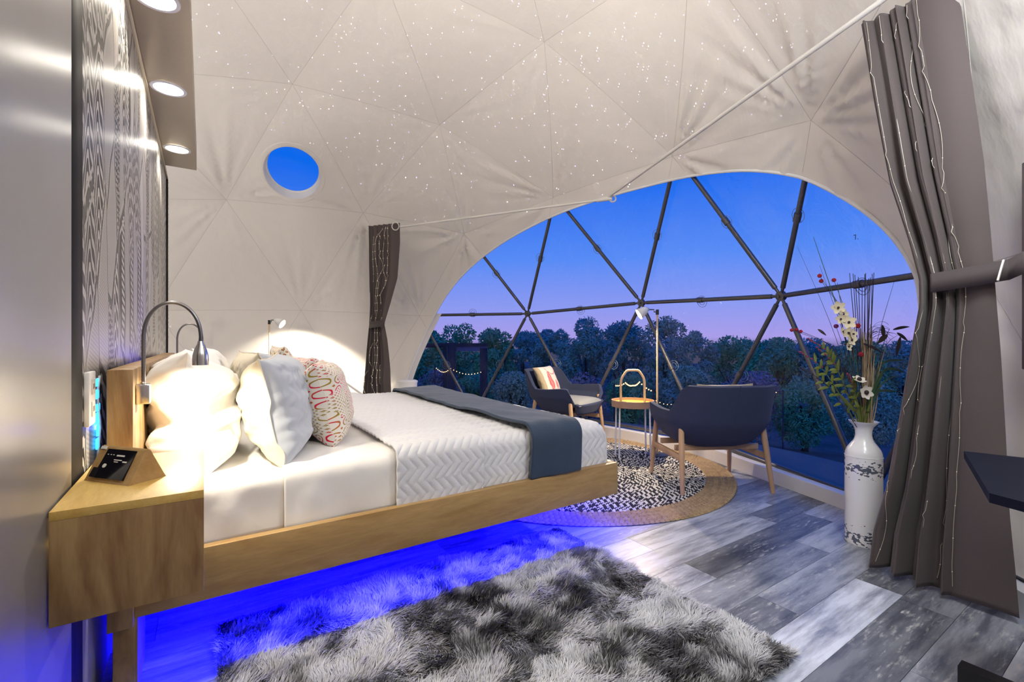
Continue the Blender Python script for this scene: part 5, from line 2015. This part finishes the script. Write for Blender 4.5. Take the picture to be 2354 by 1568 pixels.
# ------------------------------------------------------------------ outdoors
g = MB()
ng = 40
P = np.zeros((ng, ng, 3))
for i, xx in enumerate(np.linspace(-12, 46, ng)):
    for j, yy in enumerate(np.linspace(-22, 46, ng)):
        r = math.hypot(xx - DC[0], yy - DC[1])
        P[i, j] = (xx, yy, -.55 - .9 * ss(5, 16, r) + .18 * float(vnoise(np.array(xx * .4), np.array(yy * .4), 3)))
fast_mesh('ground', P.reshape(-1, 3), grid_faces(ng, ng), M['earth'])
struct(bpy.data.objects['ground'])
struct(MB().lathe([(4.75, -.75), (4.75, -.07), (3.60, -.07)], 72, (DC[0], DC[1], 0), caps=False).build('terrace', M['terrace']))

# timber frame of the neighbouring deck
t = thing('timber_frame', 'dark timber gate frame outside, seen through the left panes', 'timber frame')
Zp = 9.0
def post(x0, x1, y0, y1, Z, dep, name, m_=M['deck_dark'], zb=None):
    a_, b__ = at(x0, y0, Z), at(x1, y1, Z)
    u = Vector((FW[1], -FW[0], 0))
    w = (b__ - a_).dot(u)
    z0 = b__.z if zb is None else zb
    P = []
    for zq in (z0, a_.z):
        for (uu, dd_) in ((0, 0), (w, 0), (w, dep), (0, dep)):
            q = Vector((a_.x, a_.y, 0)) + u * uu + FD * dd_
            P.append((q.x, q.y, zq))
    mb = MB().add(P, [(3, 2, 1, 0), (4, 5, 6, 7), (0, 1, 5, 4), (1, 2, 6, 5), (2, 3, 7, 6), (3, 0, 4, 7)])
    return mb.build(name, m_, t, flat=True)
post(1018, 1026, 790, 900, Zp, .10, 'post', zb=-1.3)
post(1028, 1046, 788, 900, Zp - .15, .14, 'post', zb=-1.3)
post(1103, 1120, 800, 910, Zp, .14, 'post', zb=-1.3)
post(960, 1122, 789, 796, Zp - .02, .05, 'beam')
post(1046, 1121, 796, 807, Zp, .06, 'beam', mat('pale timber board', (.10, .12, .24), .8))
post(940, 1026, 794, 799, Zp + .05, .05, 'beam')

# trees and bushes
LEAF = [leaf_mat('teal leaf', (.08, .40, .24), (.14, .46, .17)), leaf_mat('blue green leaf', (.09, .36, .36), (.15, .42, .30)), leaf_mat('room-lit scrub leaf', (.30, .24, .34), (.18, .24, .22)), leaf_mat('dusty olive leaf', (.36, .48, .30), (.28, .38, .34))]  # mauve leaf colour stands for room light falling on near bushes
def tree(px, topy, Z, half, name, lab, kind, n=2600, seed=0, leaf=.11, grp='trees and bushes beyond the window'):
    rgn = np.random.default_rng(seed)
    c = at(px, 784, Z)
    top = zz_at(topy, Z)
    r_g = math.hypot(c.x - DC[0], c.y - DC[1])
    gz = -.55 - .9 * ss(5, 16, r_g)
    W_ = half / FPX * Z
    H = top - gz
    t = thing(name, lab, 'tree' if kind < 3 else 'bush', (c.x, c.y, gz - .05), 0, grp)
    mb = MB().tube([(0, 0, 0), (.03, .02, H * .3), (-.02, .05, H * .62)], [W_ * .06 + .03, W_ * .045 + .02, .015], 8)
    for k in range(5):
        q = k * 1.3
        mb.tube([(0, 0, H * .22), (math.cos(q) * W_ * .3, math.sin(q) * W_ * .3, H * .45), (math.cos(q) * W_ * .55, math.sin(q) * W_ * .55, H * .66)], [.03, .02, .008], 6)
    mb.build('trunk', M['bark'], t)
    # clumps on a crown
    nc = 26
    cen = []
    for k in range(nc):
        d = rgn.normal(size=3)
        d /= np.linalg.norm(d)
        cen.append((d[0] * W_ * .68, d[1] * W_ * .55, H * .55 + d[2] * H * .36))
    cen = np.array(cen)
    rad = rgn.uniform(.24, .42, nc) * min(W_, H * .55)
    k = rgn.integers(0, nc, n)
    d = rgn.normal(size=(n, 3))
    d /= np.linalg.norm(d, axis=1, keepdims=True)
    p = cen[k] + d * (rad[k] * rgn.uniform(.55, 1.05, n) ** .5)[:, None]
    p[:, 2] = np.clip(p[:, 2], .06, H * 1.02)
    a_ = rgn.normal(size=(n, 3))
    a_ /= np.linalg.norm(a_, axis=1, keepdims=True)
    b_ = np.cross(a_, d)
    b_ /= np.linalg.norm(b_, axis=1, keepdims=True) + 1e-9
    s_ = (leaf * rgn.uniform(.6, 1.3, n))[:, None]
    v = np.stack([p - a_ * s_, p + b_ * s_ * .38, p + a_ * s_, p - b_ * s_ * .38], 1).reshape(-1, 3)
    f = np.arange(4 * n).reshape(-1, 4)
    o = fast_mesh('foliage', v, f, LEAF[[0, 1, 3, 2, 0, 3][kind]], t, smooth_it=False)
    o['kind'] = 'stuff'
TREES = [(985, 748, 15, 60, 'tree', 'leafy tree at the far left edge of the panes', 0), (1060, 742, 17, 75, 'tree', 'round topped tree over the timber frame', 0),
         (1135, 752, 15, 60, 'tree', 'tree right of the timber frame', 0), (1205, 752, 18, 60, 'tree', 'low dark tree left of the bushy willow', 1),
         (1275, 745, 14, 60, 'tree', 'blue green tree above the far armchair', 1), (1350, 728, 11.5, 75, 'tree', 'tall bushy tree left of the window lamp', 1),
         (1435, 732, 12.5, 75, 'tree', 'tall bushy tree behind the window lamp', 1), (1530, 722, 11, 70, 'tree', 'pale crowned tree right of the window lamp', 2),
         (1600, 752, 13, 60, 'tree', 'feathery tree sloping down to the right', 2), (1690, 772, 16, 80, 'tree', 'low tree above the near armchair', 0),
         (1790, 778, 17, 80, 'tree', 'low tree in front of the pale sky right of the hub', 0), (1880, 770, 16, 70, 'tree', 'low tree behind the flowers', 1),
         (1980, 782, 15, 75, 'tree', 'low tree behind the reeds', 0), (2080, 785, 15, 75, 'tree', 'low tree beside the right curtain', 1)]
for k, (px, ty, Z, hf, nm, lb, kd) in enumerate(TREES):
    tree(px, ty, Z, hf, nm, lb, kd, 9500, 50 + k, .050 * Z / 12)
BUSH = [(1010, 850, 9.8, 60, 'bush with room light painted mauve into its leaves, low left under the timber beam'), (1090, 858, 11, 60, 'grey bush between the timber posts'), (1180, 852, 9, 60, 'dark bush right of the timber posts'),
        (1330, 852, 8, 70, 'dark bush behind the far armchair'), (1450, 848, 8.5, 70, 'dark bush behind the tray table handle'), (1580, 840, 8.2, 75, 'dark bush behind the lamp pole'),
        (1720, 850, 7.6, 80, 'scrubby bush above the near armchair'), (1850, 858, 7.2, 75, 'scrubby bush left of the vase'), (2000, 880, 7.4, 85, 'scrubby bush behind the vase')]
for k, (px, ty, Z, hf, lb) in enumerate(BUSH):
    tree(px, ty, Z, hf, 'bush', lb, 3 + (k % 3), 7000, 90 + k, .030 * Z / 8)

# garden string lights outside
def garden_string(name, lab, pts_px, Z, n, sagpx, r, bulb_r):
    t = thing(name, lab, 'string lights')
    pts = []
    for a_, b__ in zip(pts_px[:-1], pts_px[1:]):
        for q in np.linspace(0, 1, n, endpoint=False):
            pts.append(at(a_[0] + (b__[0] - a_[0]) * q, a_[1] + (b__[1] - a_[1]) * q + sagpx * math.sin(q * PI), Z))
    pts.append(at(*pts_px[-1], Z))
    MB().tube(pts, r, 5).build('cable', M['black_plastic'], t)
    for p in (pts[0], pts[-1]):
        MB().tube([(p.x, p.y, -1.5), (p.x, p.y, p.z + .02)], .012, 6).build('stake', M['deck_dark'], t)
    for p in pts[1:-1]:
        MB().ball(p - Vector((0, 0, bulb_r * 1.6)), bulb_r, 6, 5).build('bulb', M['bulb_warm'], t)
garden_string('garden_lights', 'warm garden string lights draped on the timber frame', [(1000, 842), (1036, 846), (1112, 852)], 8.8, 11, 10, .003, .008)
garden_string('garden_lights', 'warm garden string lights glowing behind the tray table', [(1412, 884), (1438, 878), (1455, 884), (1470, 876), (1502, 898)], 7.0, 6, 3, .003, .010)
garden_string('garden_lights', 'warm garden string lights low between armchair and vase', [(1500, 915), (1560, 925), (1690, 880), (1800, 900)], 6.8, 7, 8, .003, .006)
